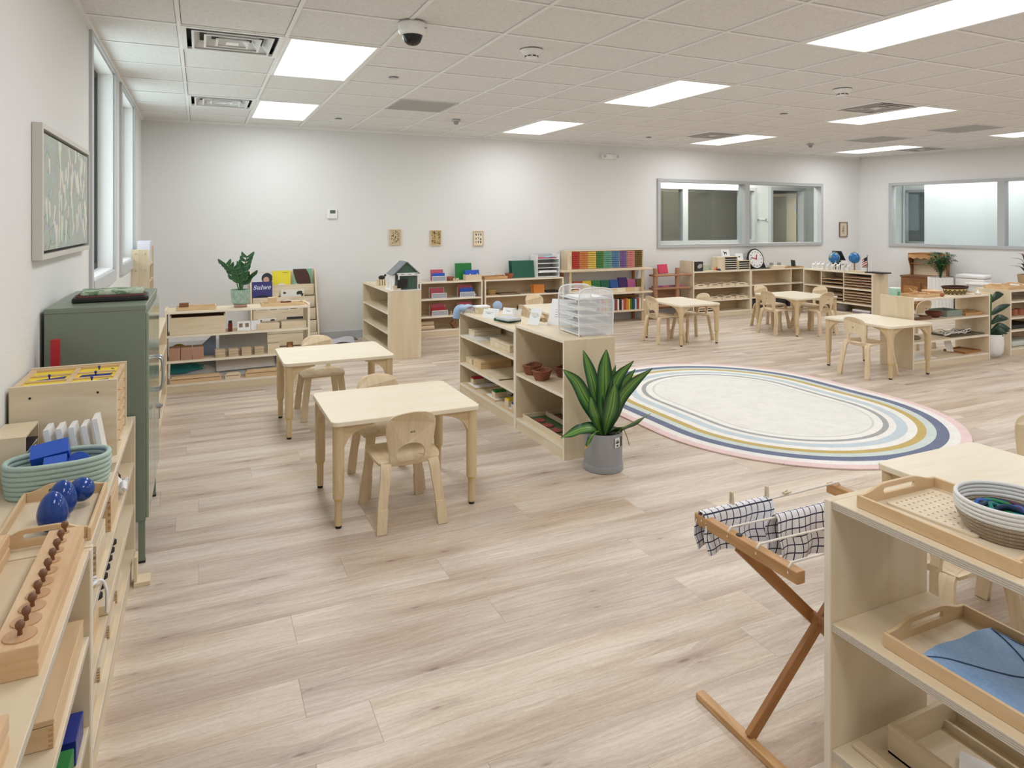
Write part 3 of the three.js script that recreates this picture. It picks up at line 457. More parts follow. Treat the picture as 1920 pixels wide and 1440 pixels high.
// green metal cabinet
{
  const x0 = -.585, x1 = -.215, z0 = -4.16, z1 = -3.345, h = 1.12, b = .18, W = x1 - x0, L = z1 - z0, t = thing('metal_cabinet', 'sage green metal two-door cabinet on square legs against the window wall', 'cabinet', [(x0 + x1) / 2, 0, (z0 + z1) / 2]);
  part(t, 'body', bx(W, h - b - .02, L, 0, (h + b) / 2 - .01, 0, .004), M.sage); part(t, 'top', bx(W + .004, .024, L + .004, 0, h - .012, 0, .005), M.sage);
  for (const s of [-1, 1]) {
    const d = part(t, 'door', bx(.012, h - b - .05, L / 2 - .006, W / 2 + .006, (h + b) / 2 - .012, s * L / 4, .003), M.sageGloss ??= mat(0x8b9a86, .14));
    part(d, 'handle', tube([[W / 2 + .01, .82, s * .03], [W / 2 + .04, .815, s * .03], [W / 2 + .048, .78, s * .03], [W / 2 + .048, .70, s * .03], [W / 2 + .04, .665, s * .03], [W / 2 + .01, .66, s * .03]], .006, 30), M.metal);
    for (const q of [-1, 1]) { const l = part(t, 'leg', bx(.026, b, .026, s * (W / 2 - .016), b / 2, q * (L / 2 - .016)), M.sage); part(l, 'foot_cap', bx(.029, .01, .029, s * (W / 2 - .016), .005, q * (L / 2 - .016)), M.black); }
  }
  const k = part(t, 'lock', cy(.012, .012, .02, 14).rotateZ(-R90).translate(W / 2 + .022, .585, .03), M.metal); part(k, 'key', bx(.03, .012, .002, W / 2 + .034, .585, .03), M.metal); part(k, 'key_tag', bx(.004, .05, .035, W / 2 + .035, .55, .03, .0015), M.stone);
  const f = thing('folded_mat', 'dark folded cloth tray lying on the green cabinet', 'mat', [-.37, h, -3.62], .06); part(f, 'tray', slab(rrect(.3, .2, .02), .022, .006), M.black); part(f, 'lining', slab(rrect(.27, .17, .015), .012, .004).translate(0, .018, 0), mat(0x6d4640, .9));
  solo('fabric_stack', 'leafy green printed fabric folded on the dark tray on the cabinet', 'fabric', slab(rrect(.25, .165, .015), .02, .006), mat(0xffffff, .9, { map: dataTex(128, 128, (u, v) => { const a = vn(u * 16, v * 16, 16, 16), b = vn(u * 30, v * 30, 30, 30); return a > .55 ? mixc([92, 125, 92], [150, 172, 140], b) : mixc([170, 186, 160], [205, 212, 196], b); }, true, [3, 3]) }), [-.365, h + .030, -3.62], [0, .06, 0]);
}
// leafy canvas on the left wall
{
  const t = thing('framed_painting', 'wide framed canvas of pale leaves on grey-green, on the window wall', 'painting', [LEFT, 1.6, -3.825]), L = 1.25, H = .545;
  for (const [n, g] of [['frame_side', bx(.036, H, .022, .019, 0, -L / 2 + .011, .002)], ['frame_side', bx(.036, H, .022, .019, 0, L / 2 - .011, .002)], ['frame_rail', bx(.036, .022, L - .044, .019, H / 2 - .011, 0, .002)], ['frame_rail', bx(.036, .022, L - .044, .019, -H / 2 + .011, 0, .002)]]) part(t, n, g, mat(0xcfccc3, .5));
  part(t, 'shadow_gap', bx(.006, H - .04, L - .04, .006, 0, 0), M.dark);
  const tex = canvasTex(1024, 440, (c, w, h) => {
    c.fillStyle = '#b3bbb4'; c.fillRect(0, 0, w, h); for (let i = 0; i < 900; i++) { c.fillStyle = `rgba(${150 + rnd() * 60},${160 + rnd() * 55},${152 + rnd() * 50},.18)`; c.fillRect(rnd() * w, rnd() * h, 20 + rnd() * 60, 8 + rnd() * 24); }
    c.lineCap = 'round'; for (let i = 0; i < 26; i++) { c.strokeStyle = `rgba(112,116,106,${.3 + rnd() * .4})`; c.lineWidth = 2 + rnd() * 4; let x = rnd() * w, y = rnd() * h; c.beginPath(); c.moveTo(x, y); for (let k = 0; k < 3; k++) { const nx = x + rr(-90, 90), ny = y + rr(-90, 90); c.quadraticCurveTo(x + rr(-40, 40), y + rr(-40, 40), nx, ny); x = nx; y = ny; } c.stroke(); }
    for (let i = 0; i < 56; i++) { const x = rnd() * w, y = rnd() * h, a = rr(-.7, .7) + Math.PI / 2, l = 40 + rnd() * 60; for (let k = 0; k < 6; k++) { c.strokeStyle = `rgba(${205 + rnd() * 36},${206 + rnd() * 32},${196 + rnd() * 30},.6)`; c.lineWidth = 8 + rnd() * 12; c.beginPath(); c.moveTo(x, y); const aa = a + rr(-.22, .22); c.lineTo(x + Math.cos(aa) * l, y - Math.sin(aa) * l); c.stroke(); } }
  });
  const g = bx(.012, H - .07, L - .07, .024, 0, 0, .002), p = g.attributes.position, uv = g.attributes.uv; for (let i = 0; i < p.count; i++) uv.setXY(i, .5 - p.getZ(i) / (L - .07), p.getY(i) / (H - .07) + .5);
  part(t, 'canvas', g, mat(0xffffff, .75, { map: tex }));
}
// small framed prints, thermostat, emergency light on the back wall
function printTex(bg, draw) { return canvasTex(128, 192, (c, w, h) => { c.fillStyle = bg; c.fillRect(0, 0, w, h); draw(c, w, h); }); }
function uvPlane(w, h) { return new THREE.PlaneGeometry(w, h); }
function framed(x, y, z, w, h, ry, label, fm, tex) {
  const t = thing('framed_print', label, 'picture', [x, y, z], ry, 'small framed prints'), f = .012;
  part(t, 'frame', mg([bx(w, f, .02, 0, h / 2 - f / 2, .01), bx(w, f, .02, 0, -h / 2 + f / 2, .01), bx(f, h - 2 * f, .02, -w / 2 + f / 2, 0, .01), bx(f, h - 2 * f, .02, w / 2 - f / 2, 0, .01)]), fm);
  part(t, 'backing', bx(w - .01, h - .01, .008, 0, 0, .005), M.birch); part(t, 'print', uvPlane(w - 2 * f, h - 2 * f).translate(0, 0, .0105), mat(0xffffff, .8, { map: tex }));
}
const blobs = (n, cols, s0, s1) => (c, w, h) => { for (let i = 0; i < n; i++) { c.fillStyle = cols[Math.floor(rnd() * cols.length)]; c.beginPath(); c.ellipse(12 + rnd() * (w - 24), 12 + rnd() * (h - 24), rr(s0, s1), rr(s0, s1) * 1.3, rnd() * 3, 0, 7); c.fill(); } };
framed(2.31, 1.277, BACK, .15, .205, 0, 'small framed botanical print, first in the row of three nearest the thermostat', M.tray, printTex('#cfc0a2', blobs(60, ['#5c5138', '#7a6a4c', '#a08f6c'], 3, 9)));
framed(2.864, 1.262, BACK, .15, .205, 0, 'small framed print with dense brown leaves, middle of the row of three', M.tray, printTex('#b7a171', blobs(46, ['#6d5a30', '#8d783f', '#cbb98c'], 6, 14)));
framed(3.478, 1.248, BACK, .15, .205, 0, 'small framed print with rows of dark specimens, last of the three', M.tray, printTex('#e6dcc6', (c) => { for (const [x, y, k] of [[30, 40, 1], [66, 40, .5], [100, 40, .8], [30, 100, .6], [66, 92, .4], [98, 110, 1], [28, 150, .4], [64, 148, .8], [98, 150, 1]]) { c.fillStyle = `rgba(50,42,34,${k})`; c.beginPath(); c.ellipse(x, y, 9, 17, 0, 0, 7); c.fill(); } }));
framed(10.59, 1.333, BACK, .2, .27, 0, 'small dark-framed sketch beside the corner of the room', M.walnut, printTex('#d5cab2', (c) => { c.strokeStyle = '#6b6152'; c.lineWidth = 3; for (let i = 0; i < 16; i++) { c.beginPath(); c.moveTo(30 + rnd() * 70, 30 + rnd() * 130); c.quadraticCurveTo(30 + rnd() * 70, 30 + rnd() * 130, 30 + rnd() * 70, 30 + rnd() * 130); c.stroke(); } }));
{
  const t = thing('thermostat', 'small white wall thermostat with dark display on the back wall', 'thermostat', [1.505, 1.576, BACK]); part(t, 'case', bx(.12, .12, .024, 0, 0, .012, .006), M.gloss);
  part(t, 'display', bx(.066, .042, .004, .004, .026, .0245), mat(0x5f6d66, .3)); for (const [x, y] of [[-.03, -.02], [0, -.028], [.03, -.02], [-.03, -.042], [.03, -.042]]) part(t, 'button', bx(.014, .006, .003, x, y, .025), M.greyTrim);
  const e = thing('emergency_light', 'white emergency light with two lamp heads high on the back wall', 'emergency light', [5.59, 2.455, BACK]); part(e, 'case', bx(.2, .075, .04, 0, 0, .02, .01), M.gloss);
  for (const s of [-1, 1]) { const b = part(e, 'lamp_head', cy(.042, .034, .05, 20).rotateX(R90).translate(s * .115, 0, .03), M.gloss); part(b, 'lens', cy(.03, .03, .004, 18).rotateX(R90).translate(s * .115, 0, .08), M.greyTrim); }
}
// ---------- makers of small things ----------
function trayOf(name, label, w, d, h, pos, ry = 0, o = {}) {       // ends along x, with hand holes
  const t = thing(name, label, 'tray', pos, ry, o.group), m = o.m ?? M.tray, th = .009;
  part(t, 'base', bxb(w - .004, .006, d - .004, 0, 0, 0, 0, 'x'), o.base ?? m);
  for (const s of [-1, 1]) part(t, 'side', bxb(w, h, th, 0, 0, s * (d / 2 - th / 2), .002, 'x'), m);
  for (const s of [-1, 1]) {
    const eh = o.flat ? h : h * 1.55, a = d / 2 - th, sh = new THREE.Shape(); sh.moveTo(-a, 0); sh.lineTo(a, 0); sh.lineTo(a, h); sh.bezierCurveTo(a * .7, h, a * .6, eh, a * .3, eh); sh.lineTo(-a * .3, eh); sh.bezierCurveTo(-a * .6, eh, -a * .7, h, -a, h);
    if (!o.flat) sh.holes.push(hole(0, eh * .6, d * .4, h * .42, h * .2));
    part(t, 'end', uvm(at(ext(sh, th, .0015, 10).rotateY(R90), s * (w / 2 - th) - (s > 0 ? 0 : 0) - (s < 0 ? 0 : 0), 0, 0), 'z'), m);
  }
  return t;
}
const boxOpen = (w, h, d, th = .007) => mg([bxb(w, th, d), bxb(w, h - th, th, 0, th, d / 2 - th / 2), bxb(w, h - th, th, 0, th, -d / 2 + th / 2), bxb(th, h - th, d - 2 * th, -w / 2 + th / 2, th, 0), bxb(th, h - th, d - 2 * th, w / 2 - th / 2, th, 0)]);
function ropeBasket(name, label, rx, rz, h, r, m, pos, ry = 0, o = {}) {
  const t = thing(name, label, 'basket', pos, ry), n = Math.round((h - r) / (r * 1.75)), rings = [], rings2 = [];
  for (let k = 0; k <= n; k++) {
    const f = 1 + (o.flare ?? .08) * Math.sin(k / n * 1.8) - (o.flare ?? .08), y = r + k * r * 1.75, pts = [];
    for (let i = 0; i < 40; i++) { const a = i / 40 * 2 * Math.PI, c = Math.cos(a), s = Math.sin(a), q = o.square ?? 1; pts.push([Math.sign(c) * Math.pow(Math.abs(c), q) * rx * f, y, Math.sign(s) * Math.pow(Math.abs(s), q) * rz * f]); }
    (o.m2 && k < n * .55 ? rings2 : rings).push(tube(pts, r, 64, 7, true));
  }
  part(t, 'rope_coils', mg(rings), m); if (rings2.length) part(t, 'woven_base', mg(rings2), o.m2);
  part(t, 'bottom', new THREE.CylinderGeometry(1, 1, r, 32).scale(rx * (1 - (o.flare ?? .08)), 1, rz * (1 - (o.flare ?? .08))).translate(0, r * .6, 0), m);
  return t;
}
M.wicker = mat(0xffffff, .75, { map: dataTex(128, 128, (u, v) => { const a = Math.sin(u * 6.283 * 16) * (Math.floor(v * 16) % 2 ? 1 : -1), n = vn(u * 32, v * 32, 32, 32); return mixc([98, 54, 40], [192, 128, 98], .5 + .35 * a * (.6 + .4 * n)); }) });
function wickerBowl(label, w, d, h, pos, ry) {
  const f = (q) => (u, v) => { const a = u * 6.2832, c = Math.cos(a), s = Math.sin(a), k = .68 + .32 * Math.pow(v, .8), b = 1 + .045 * Math.sin(a * 18) * (Math.floor(v * 7) % 2 ? 1 : -1); return [Math.sign(c) * Math.pow(Math.abs(c), .6) * w / 2 * k * q * b, .003 + v * (h - .003) + .008 * Math.abs(c) * v, Math.sign(s) * Math.pow(Math.abs(s), .6) * d / 2 * k * q * b, u * 1.6, v * .45]; };
  const t = thing('wicker_bowl', label, 'bowl', pos, ry, 'wicker bowls'); part(t, 'wall', mg([surf(f(1), 72, 16), surf(f(.93), 72, 16)]), M.wickerD ??= Object.assign(M.wicker.clone(), { side: THREE.DoubleSide }));
  part(t, 'rim', tube([...Array(24)].map((_, i) => { const p = f(.97)(i / 24, 1); return [p[0], p[1], p[2]]; }), .005, 64, 6, true), M.wicker); part(t, 'bottom', slab(rrect(w * .64, d * .64, .02), .005, 0), M.wicker);
}
const cardOf = (w, h, tex) => { const g = bx(w, h, .002, 0, h / 2, 0); return g; };
function faceTex(g, w, h, x0 = 0, y0 = 0) { const p = g.attributes.position, uv = g.attributes.uv; for (let i = 0; i < p.count; i++) uv.setXY(i, (p.getX(i) - x0) / w + .5, (p.getY(i) - y0) / h); return g; }
function knob(r = .006) { return lathe([[.001, 0], [r * .55, 0], [r * .45, r], [r * .9, r * 1.7], [r, r * 2.3], [r * .7, r * 3], [.001, r * 3.2]], 12); }

// ---------- on the near shelf by the window wall ----------
const TOPA = .646;
{
  const mk = (label, x, z0, z1, n, big) => {
    const L = z1 - z0, t = thing('cylinder_block', label, 'toy block', [x, TOPA, (z0 + z1) / 2], 0, 'knobbed cylinder blocks'), sh = poly([[-.0375, 0], [.0375, 0], [.0375, .022], [.035, .027], [.0375, .032], [.0375, .058], [-.0375, .058], [-.0375, .032], [-.035, .027], [-.0375, .022]]);
    part(t, 'block', uvm(ext(sh, L, .002).translate(0, 0, -L / 2), 'z'), M.beech);
    for (let k = 0; k < n; k++) { const r = big ? .0275 - k * .0019 : .02, z = L / 2 - .045 - k * (L - .075) / (n - 1), c = part(t, 'cylinder', uvm(cy(r, r, .003, 28, 0, .0575, z), 'z'), M.disc ??= mat(0xffffff, .45, { map: woodTex(0xd3ac86, 0xb98a62, { rep: [3, 3] }) })); part(c, 'knob', knob(.0085).translate(0, .06, z), M.walnut); }
  };
  mk('long beech block of ten knobbed cylinders on the near shelf, whole in view', -.3075, -2.04, -1.50, 10, true);
  mk('second knobbed cylinder block behind the first, by the picture edge', -.468, -2.06, -1.52, 10, false);
  mk('knobbed cylinder block in the bottom corner of the picture', -.312, -1.31, -.77, 10, false);
  trayOf('wooden_tray', 'small wooden tray with hand holes holding the blue egg shapes', .345, .215, .034, [-.3675, TOPA, -2.253], R90, { base: M.birch });
  const egg = (label, x, z, pts, r) => solo('blue_solid', label, 'toy solid', lathe(pts, 32), M.blueGloss ??= mat(0x1d4390, .1), [x, TOPA + .007, z], r, 'blue geometric solids');
  const ov = (r, h) => [...Array(17)].map((_, i) => { const a = i / 16 * Math.PI, e = 1 - .16 * Math.cos(a) * -1 * 0 - .14 * -Math.cos(a); return [Math.max(.0005, Math.sin(a) * r * (1 + .13 * Math.cos(a))), h / 2 - h / 2 * Math.cos(a)]; });
  egg('glossy blue egg standing at the front of the small tray', -.358, -2.16, ov(.036, .108));
  egg('glossy blue ellipsoid behind the egg in the small tray', -.352, -2.262, ov(.036, .102).map(([a, b]) => [a * 1, b]));
  egg('small glossy blue ball in the small tray', -.315, -2.33, [...Array(15)].map((_, i) => { const a = i / 14 * Math.PI; return [Math.max(.0005, Math.sin(a) * .034), .034 - Math.cos(a) * .034 + .012]; }));
  solo('ball_stand', 'clear ring under the small blue ball in the tray', 'stand', lathe([[.018, 0], [.021, 0], [.021, .016], [.018, .016], [.018, 0]], 24), M.clear, [-.315, TOPA + .0065, -2.33]);
  ropeBasket('rope_basket', 'oval mint green coiled rope basket with blue solids', .136, .08, .105, .0085, M.ropeMint ??= mat(0xffffff, .9, { map: dataTex(64, 64, (u, v) => { const s = Math.sin((u * 4 + v) * 6.283 * 2), n = vn(u * 16, v * 16, 16, 16); return mixc([150, 173, 160], [202, 219, 210], .5 + .3 * s + .3 * (n - .5)); }, true, [40, 2]) }), [-.402, TOPA, -2.518], .08, { square: .8, flare: .06 });
  solo('blue_solid', 'big matt blue square prism tilted in the rope basket', 'toy solid', bx(.1, .05, .06, 0, 0, 0, .001), M.blue, [-.425, TOPA + .108, -2.535], [.5, .15, .08], 'blue geometric solids');
  solo('blue_solid', 'smaller matt blue prism at the front of the rope basket', 'toy solid', bx(.06, .045, .05, 0, 0, 0, .001), M.blue, [-.402, TOPA + .085, -2.475], [.35, .1, .05], 'blue geometric solids');
  solo('blue_solid', 'blue cylinder lying in the rope basket', 'toy solid', cy(.03, .03, .07, 28).translate(0, -.035, 0), M.blue, [-.345, TOPA + .075, -2.52], [1.2, .5, 0], 'blue geometric solids');
  const rk = thing('frame_rack', 'clear stand holding the white frames upright', 'rack', [-.36, TOPA, -2.665]); part(rk, 'base', bxb(.2, .008, .104, 0, 0, 0, .002), M.clear); for (let k = 0; k < 6; k++) part(rk, 'peg', cy(.003, .003, .05, 8, -.092 + k * .0365, .006, -.048), M.clear);
  for (let k = 0; k < 5; k++) { const t = thing('picture_board', ['white frame farthest from the edge in the clear stand', 'second white frame from the wall in the clear stand', 'middle white frame in the clear stand', 'fourth white frame from the wall in the clear stand', 'outermost white frame, at the edge of the shelf'][k], 'frame', [-.428 + k * .0345, TOPA + .0118, -2.665], 0, 'white frames in the clear stand'); const l = k === 4 ? .172 : .152; const b = part(t, 'board', bxb(.016, l, .085, 0, 0, 0, .001), M.gloss, null, [0, 0, .17]); part(b, 'backing', bxb(.003, l - .01, .078, -.009, .004, 0), M.paper); }
  const cb = thing('card_box', 'plain wooden box on its side with cards in two slots, by the wall', 'box', [-.5475, TOPA, -2.68]); part(cb, 'shell', mg([bxb(.095, .006, .188), bxb(.095, .006, .188, 0, .151, 0), bxb(.095, .145, .006, 0, .006, .091), bxb(.095, .145, .006, 0, .006, -.091), bxb(.006, .145, .176, -.0445, .006, 0), bxb(.08, .005, .176, .003, .075, 0)]), M.birch);
  for (const y of [.0065, .0805]) for (let k = 0; k < 4; k++) part(cb, 'card', bxb(.07, .004, .15, .006 + k * .003, y + k * .009 , 0), k % 2 ? M.dark : M.paper);
  const r = solo('red_rod', 'red wooden bar standing behind the shape cabinet', 'rod', bxb(.03, .36, .03, 0, 0, 0, .001, 'y'), M.red, [-.53, TOPA, -3.255]);
}
{ // shape cabinet with insets on top
  const W = .32, L = .345, H = .26, t = thing('shape_cabinet', 'birch cabinet of shallow drawers with yellow and blue shape insets on top', 'cabinet', [-.43, TOPA, -2.975]);
  for (const s of [-1, 1]) { const p = part(t, 'side_panel', bxb(W, H + .012, .012, 0, 0, s * (L / 2 - .006), .002, 'x'), M.birch); for (const x of [-.1, .1]) part(p, 'screw', cy(.004, .004, .002, 10).rotateX(R90).translate(x, H - .03, s * (L / 2) + (s > 0 ? .0005 : -.0005)), M.black); }
  part(t, 'back_panel', bxb(.008, H, L - .024, -W / 2 + .004, 0, 0), M.birch); part(t, 'base', bxb(W, .014, L - .024, 0, 0, 0), M.birch);
  for (let k = 0; k < 6; k++) { const y = .018 + k * .037, d = part(t, 'drawer', bxb(W - .02, .03, L - .03, .004, y, 0, .002, 'z'), M.tray); for (const s of [-1, 1]) part(d, 'knob', knob(.0035).rotateZ(-R90).translate(W / 2 - .006, y + .015, s * .1), M.beech); }
  const top = part(t, 'inset_tray', bxb(W - .012, .012, L - .026, .002, H - .02, 0), M.beech), fy = H - .002;
  part(top, 'tray_rim', mg([bxb(W - .008, .016, .014, 0, fy - .008, L / 2 - .022), bxb(W - .008, .016, .014, 0, fy - .008, -L / 2 + .022), bxb(.018, .016, L - .06, -W / 2 + .014, fy - .008, 0), bxb(.016, .016, L - .06, W / 2 - .012, fy - .008, 0), bxb(.016, .014, L - .06, 0, fy - .008, 0), bxb(W - .06, .013, .012, 0, fy - .008, .05), bxb(W - .06, .013, .012, 0, fy - .008, -.05)]), M.tray);
  const shapes = [(s) => poly([[-.045, -.025], [.05, -.025], [.05, .02]]), () => { const s = new THREE.Shape(); s.absellipse(0, 0, .05, .024, 0, 7); return s; }, () => poly([[-.05, -.018], [.05, -.018], [.055, .016], [-.045, .016]])];
  let q = 0; for (const ix of [-1, 1]) for (const iz of [-1, 0, 1]) { const x = ix * .073, z = iz * .1; const f = part(t, 'inset', bxb(.128, .005, .084, x, H - .008, z), M.yellow, null, null, 'yellow inset frame'); if ((ix + iz + 4) % 2 === (ix < 0 ? 1 : 1) || (ix > 0 && iz !== 0)) { part(f, 'shape', slab(shapes[q % 3](), .002).translate(x, H - .0028, z), M.blueDark); part(f, 'knob', knob(.005).translate(x, H - .001, z), M.blueDark); q++; } }
}
{ // inside the near shelves
  const bx1 = (label, x0, x1, y, h, z0, z1, m = M.tray) => { const t = thing('wooden_box', label, 'box', [(x0 + x1) / 2, y, (z0 + z1) / 2], 0, 'wooden boxes in the near shelves'); const w = x1 - x0, l = z1 - z0; part(t, 'case', bxb(w, h * .78, l, 0, 0, 0, .002, 'z'), m); part(t, 'lid', bxb(w, h * .2, l, 0, h * .8, 0, .002, 'z'), m); const g = []; for (let k = 0; k < 4; k++) g.push(bxb(.008, h * .09, .0012, w / 2 - .006, h * .06 + k * h * .18, l / 2)); part(t, 'dovetails', mg(g), M.oakTop); };
  bx1('long dovetailed wooden box on the near shelf below the block', -.345, -.265, .4305, .058, -1.99, -1.615); bx1('dovetailed wooden box on the upper shelf, behind the small tray', -.4, -.268, .4555, .12, -2.82, -2.60); bx1('plain pale box on the upper shelf nearer than the dovetailed one', -.4, -.27, .4555, .095, -2.47, -2.27, M.birch);
  for (let k = 0; k < 4; k++) { const z = -2.16 - k * .235; bx1(['low box on the bottom shelf, first from the near upright', 'low box on the bottom shelf, second from the near upright', 'low box on the bottom shelf, third from the near upright', 'low box on the bottom shelf, closest to the green cabinet'][k], -.36, -.275, .0855, .045, z - .16, z, M.birch); }
  bx1('wooden box with a slanted front on the middle shelf', -.38, -.275, .2755, .075, -2.36, -2.2);
  bx1('flat wooden box at the very bottom corner of the near shelf', -.4, -.27, .0705, .05, -1.98, -1.6, M.birch);
  solo('blue_block', 'deep blue wooden block on the lower near shelf', 'block', bxb(.05, .06, .11, 0, 0, 0, .002), M.blueDark, [-.29, .2005, -1.935]);
  solo('green_block', 'dark green wooden block next to the deep blue one', 'block', bxb(.05, .065, .12, 0, 0, 0, .002), M.green, [-.29, .2005, -1.79]);
  solo('blue_block', 'bright blue block behind the white cord on the middle shelf', 'block', bxb(.06, .09, .07, 0, 0, 0, .002), M.blue, [-.3, .4555, -2.11]); solo('red_block', 'red block under the bright blue one at the upright', 'block', bxb(.06, .12, .06, 0, 0, 0, .002), M.red, [-.3, .2755, -2.11]);
  const t = thing('peg_tray', 'birch tray with a row of dark pegs on the middle shelf', 'tray', [-.315, .2755, -2.66]); part(t, 'base', bxb(.12, .03, .5, 0, 0, 0, .003, 'z'), M.birch); for (let k = 0; k < 7; k++) part(t, 'peg', lathe([[.001, 0], [.018, 0], [.018, .012], [.008, .02], [.014, .034], [.012, .046], [.001, .05]], 14).translate(.02, .03, -.2 + k * .065), M.black);
  const b = thing('dark_bottle', 'small black bottle at the far end of the upper shelf', 'bottle', [-.3, .4555, -3.0]); part(b, 'body', lathe([[.001, 0], [.022, 0], [.023, .05], [.012, .065], [.011, .08], [.001, .08]], 18), M.black); part(b, 'cap', cy(.013, .013, .02, 14, 0, .08, 0), M.black);
  solo('white_cloth', 'crumpled white cloth beside the small black bottle', 'cloth', sheet((u, v) => { const x = (u - .5) * .07, z = (v - .5) * .1; return [x, .02 + .02 * Math.sin(u * 9) * Math.cos(v * 7) + .012 * Math.sin(v * 13 + u * 5), z]; }, 12, 12, .002), M.paper, [-.285, .474, -2.93]);
  solo('loose_string', 'white cord hanging over the shelf edge at the upright', 'cord', mg([tube([[0, 0, 0], [.03, .006, -.02], [.035, .004, -.04], [.01, .004, -.055], [.03, .004, -.068]], .004, 30), tube([[0, 0, 0], [.044, .005, -.04], [.056, -.03, -.055], [.057, -.1, -.06]], .004, 30)]), M.paper, [-.3, .464, -2.19]);
  const s = thing('floor_stand', 'small wooden bracket on the floor at the end of the near shelf', 'bracket', [-.215, 0, -3.17]); part(s, 'foot', bxb(.06, .018, .075, 0, 0, 0, .002, 'x'), M.birch); part(s, 'upright', bxb(.012, .1, .06, -.024, .018, -.004, .002, 'y'), M.birch);
}
// ---------- on the divider shelves ----------
{
  const bowl = [['small oval wicker bowl nearest the front edge of the divider shelf', 2.12, -4.13, .14], ['oval wicker bowl behind, next to the upright of the divider shelf', 2.14, -4.32, .15], ['third wicker bowl, at the back behind the plant leaf', 2.31, -4.16, .15]]; for (const [l, x, z, w] of bowl) wickerBowl(l, w, .1, .06, [x, .4003, z], .5);
  // tray of red and green pieces
  const t = trayOf('wooden_tray', 'wooden tray of red patterned felt pieces at the bottom of the divider shelf', .6, .31, .035, [2.235, .0803, -4.055], R90, { flat: true, m: M.birch, base: mat(0x4a6340, .9) }); part(t, 'rail', bxb(.58, .03, .012, 0, .004, .03), M.birch);
  M.felt = mat(0xffffff, .95, { map: dataTex(128, 128, (u, v) => { const a = vn(u * 20, v * 20, 20, 20), b = vn(u * 40, v * 40, 40, 40); return a > .62 ? [70 + b * 30, 92, 60] : mixc([150, 40, 48], [196, 78, 80], b); }, true, [6, 6]) });
  for (let i = 0; i < 4; i++) for (let j = 0; j < 2; j++) solo('felt_piece', ['first', 'second', 'third', 'last'][i] + ' red felt square from the plant in the ' + ['front', 'back'][j] + ' half of the bottom tray', 'felt', slab(rrect(.076, .076, .02), .008, .002), M.felt, [2.155 + j * .17, .0873, -3.86 - i * .125], [0, .4 + i * .3, 0], 'red felt squares');
  const bx2 = (label, x0, x1, y, h, z0, z1, m = M.birch, nm = 'flat_box') => { const b = thing(nm, label, 'box', [(x0 + x1) / 2, y, (z0 + z1) / 2], 0, 'flat boxes on the divider shelf'); part(b, 'case', bxb(x1 - x0, h * .7, z1 - z0, 0, 0, 0, .002, 'x'), m); part(b, 'lid', bxb(x1 - x0, h * .28, z1 - z0, 0, h * .72, 0, .002, 'x'), m); };
  bx2('pale box on a white board, top level of the divider shelf', 2.11, 2.36, .5055, .05, -5.5, -5.37); bx2('white-fronted box at the near end of the top level', 2.10, 2.38, .5005, .055, -5.0, -4.62, M.birch); bx2('pale box at the far end of the second level', 2.10, 2.38, .2605, .045, -5.545, -5.4); bx2('darker tan box on the second level of the divider shelf', 2.10, 2.38, .2605, .06, -5.36, -5.2, M.tray);
  solo('white_board', 'thin white board lying under the pale box', 'board', bxb(.3, .004, .34, 0, 0, 0), M.gloss, [2.22, .5006, -5.35]); solo('counting_board', 'thin wooden board with a raised rim on the second level', 'board', mg([bxb(.27, .006, .36), bxb(.27, .012, .01, 0, 0, .175)]), M.birch, [2.22, .2605, -4.96]);
  const tr = [['red', M.red, -5.42, 2.14], ['green', M.green, -4.93, 2.13], ['yellow', M.yellow, -4.66, 2.12], ['blue', M.blueDark, -4.515, 2.11]];
  for (const [c, m, z, x] of tr) { const b = thing('topped_box', 'small wooden box with a ' + c + ' top on the bottom level of the divider shelf', 'box', [x + .02, .093, z], 0, 'color-topped boxes'); part(b, 'case', bxb(.1, .045, .07, 0, 0, 0, .002), M.birch); part(b, 'top', bxb(.095, .012, .066, 0, .045, 0, .002), m); }
  for (const [z, n] of [[-5.38, 'first'], [-4.96, 'second'], [-4.6, 'third']]) { const k = trayOf('paper_tray', n + ' flat tray of white sheets on the bottom level, counted from the wall', .25, .3, .007, [2.22, .0853, z], R90, { flat: true, m: M.tray, group: 'flat trays of sheets' }); part(k, 'sheet', bxb(.2, .001, .26, 0, .0065, 0), M.paper); }
  const dg = (x, z, a) => bxb(.012, .0012, .15).rotateY(a).translate(x, 0, z); for (const [z, a, l, m] of [[-5.36, .5, 'dark stripe drawn on the first sheet', M.dark], [-4.97, -.6, 'dark stripe drawn on the second sheet', M.dark], [-4.9, .7, 'purple stripe crossing on the second sheet', mat(0x5b2f4a, .6)]]) solo('strip', l, 'strip', dg(0, 0, a), m, [2.29, .0932, z]);
  // on top, farther unit
  const gl = thing('blue_glove', 'pale blue glove hanging over the far end of the divider shelf', 'glove', [2.068, .721, -5.5]); part(gl, 'palm', mg([sph(.045, -.02, .02, 0, 18).scale(1, .7, 1.2)]), mat(0xa9c0dd, .8)); part(gl, 'cuff', tube([[-.03, .02, 0], [-.065, 0, .01], [-.075, -.07, .01]], .03, 12, 10), mat(0x9db6d8, .8)); for (let k = 0; k < 4; k++) part(gl, 'finger', tube([[.0, .02, -.03 + k * .02], [.05, .03, -.035 + k * .022], [.09, .015, -.04 + k * .025]], .011, 10, 8), mat(0xb9cbe2, .8));
  solo('red_pad', 'red pad between the blue gloves on the divider shelf', 'pad', slab(rrect(.12, .1, .02), .03, .008), M.rose, [2.24, .7003, -5.52]); solo('blue_ball', 'pale blue wool ball at the back of the divider shelf', 'ball', sph(.042, 0, .042, 0, 18), mat(0xa4bcd8, .9), [2.37, .7003, -5.47]);
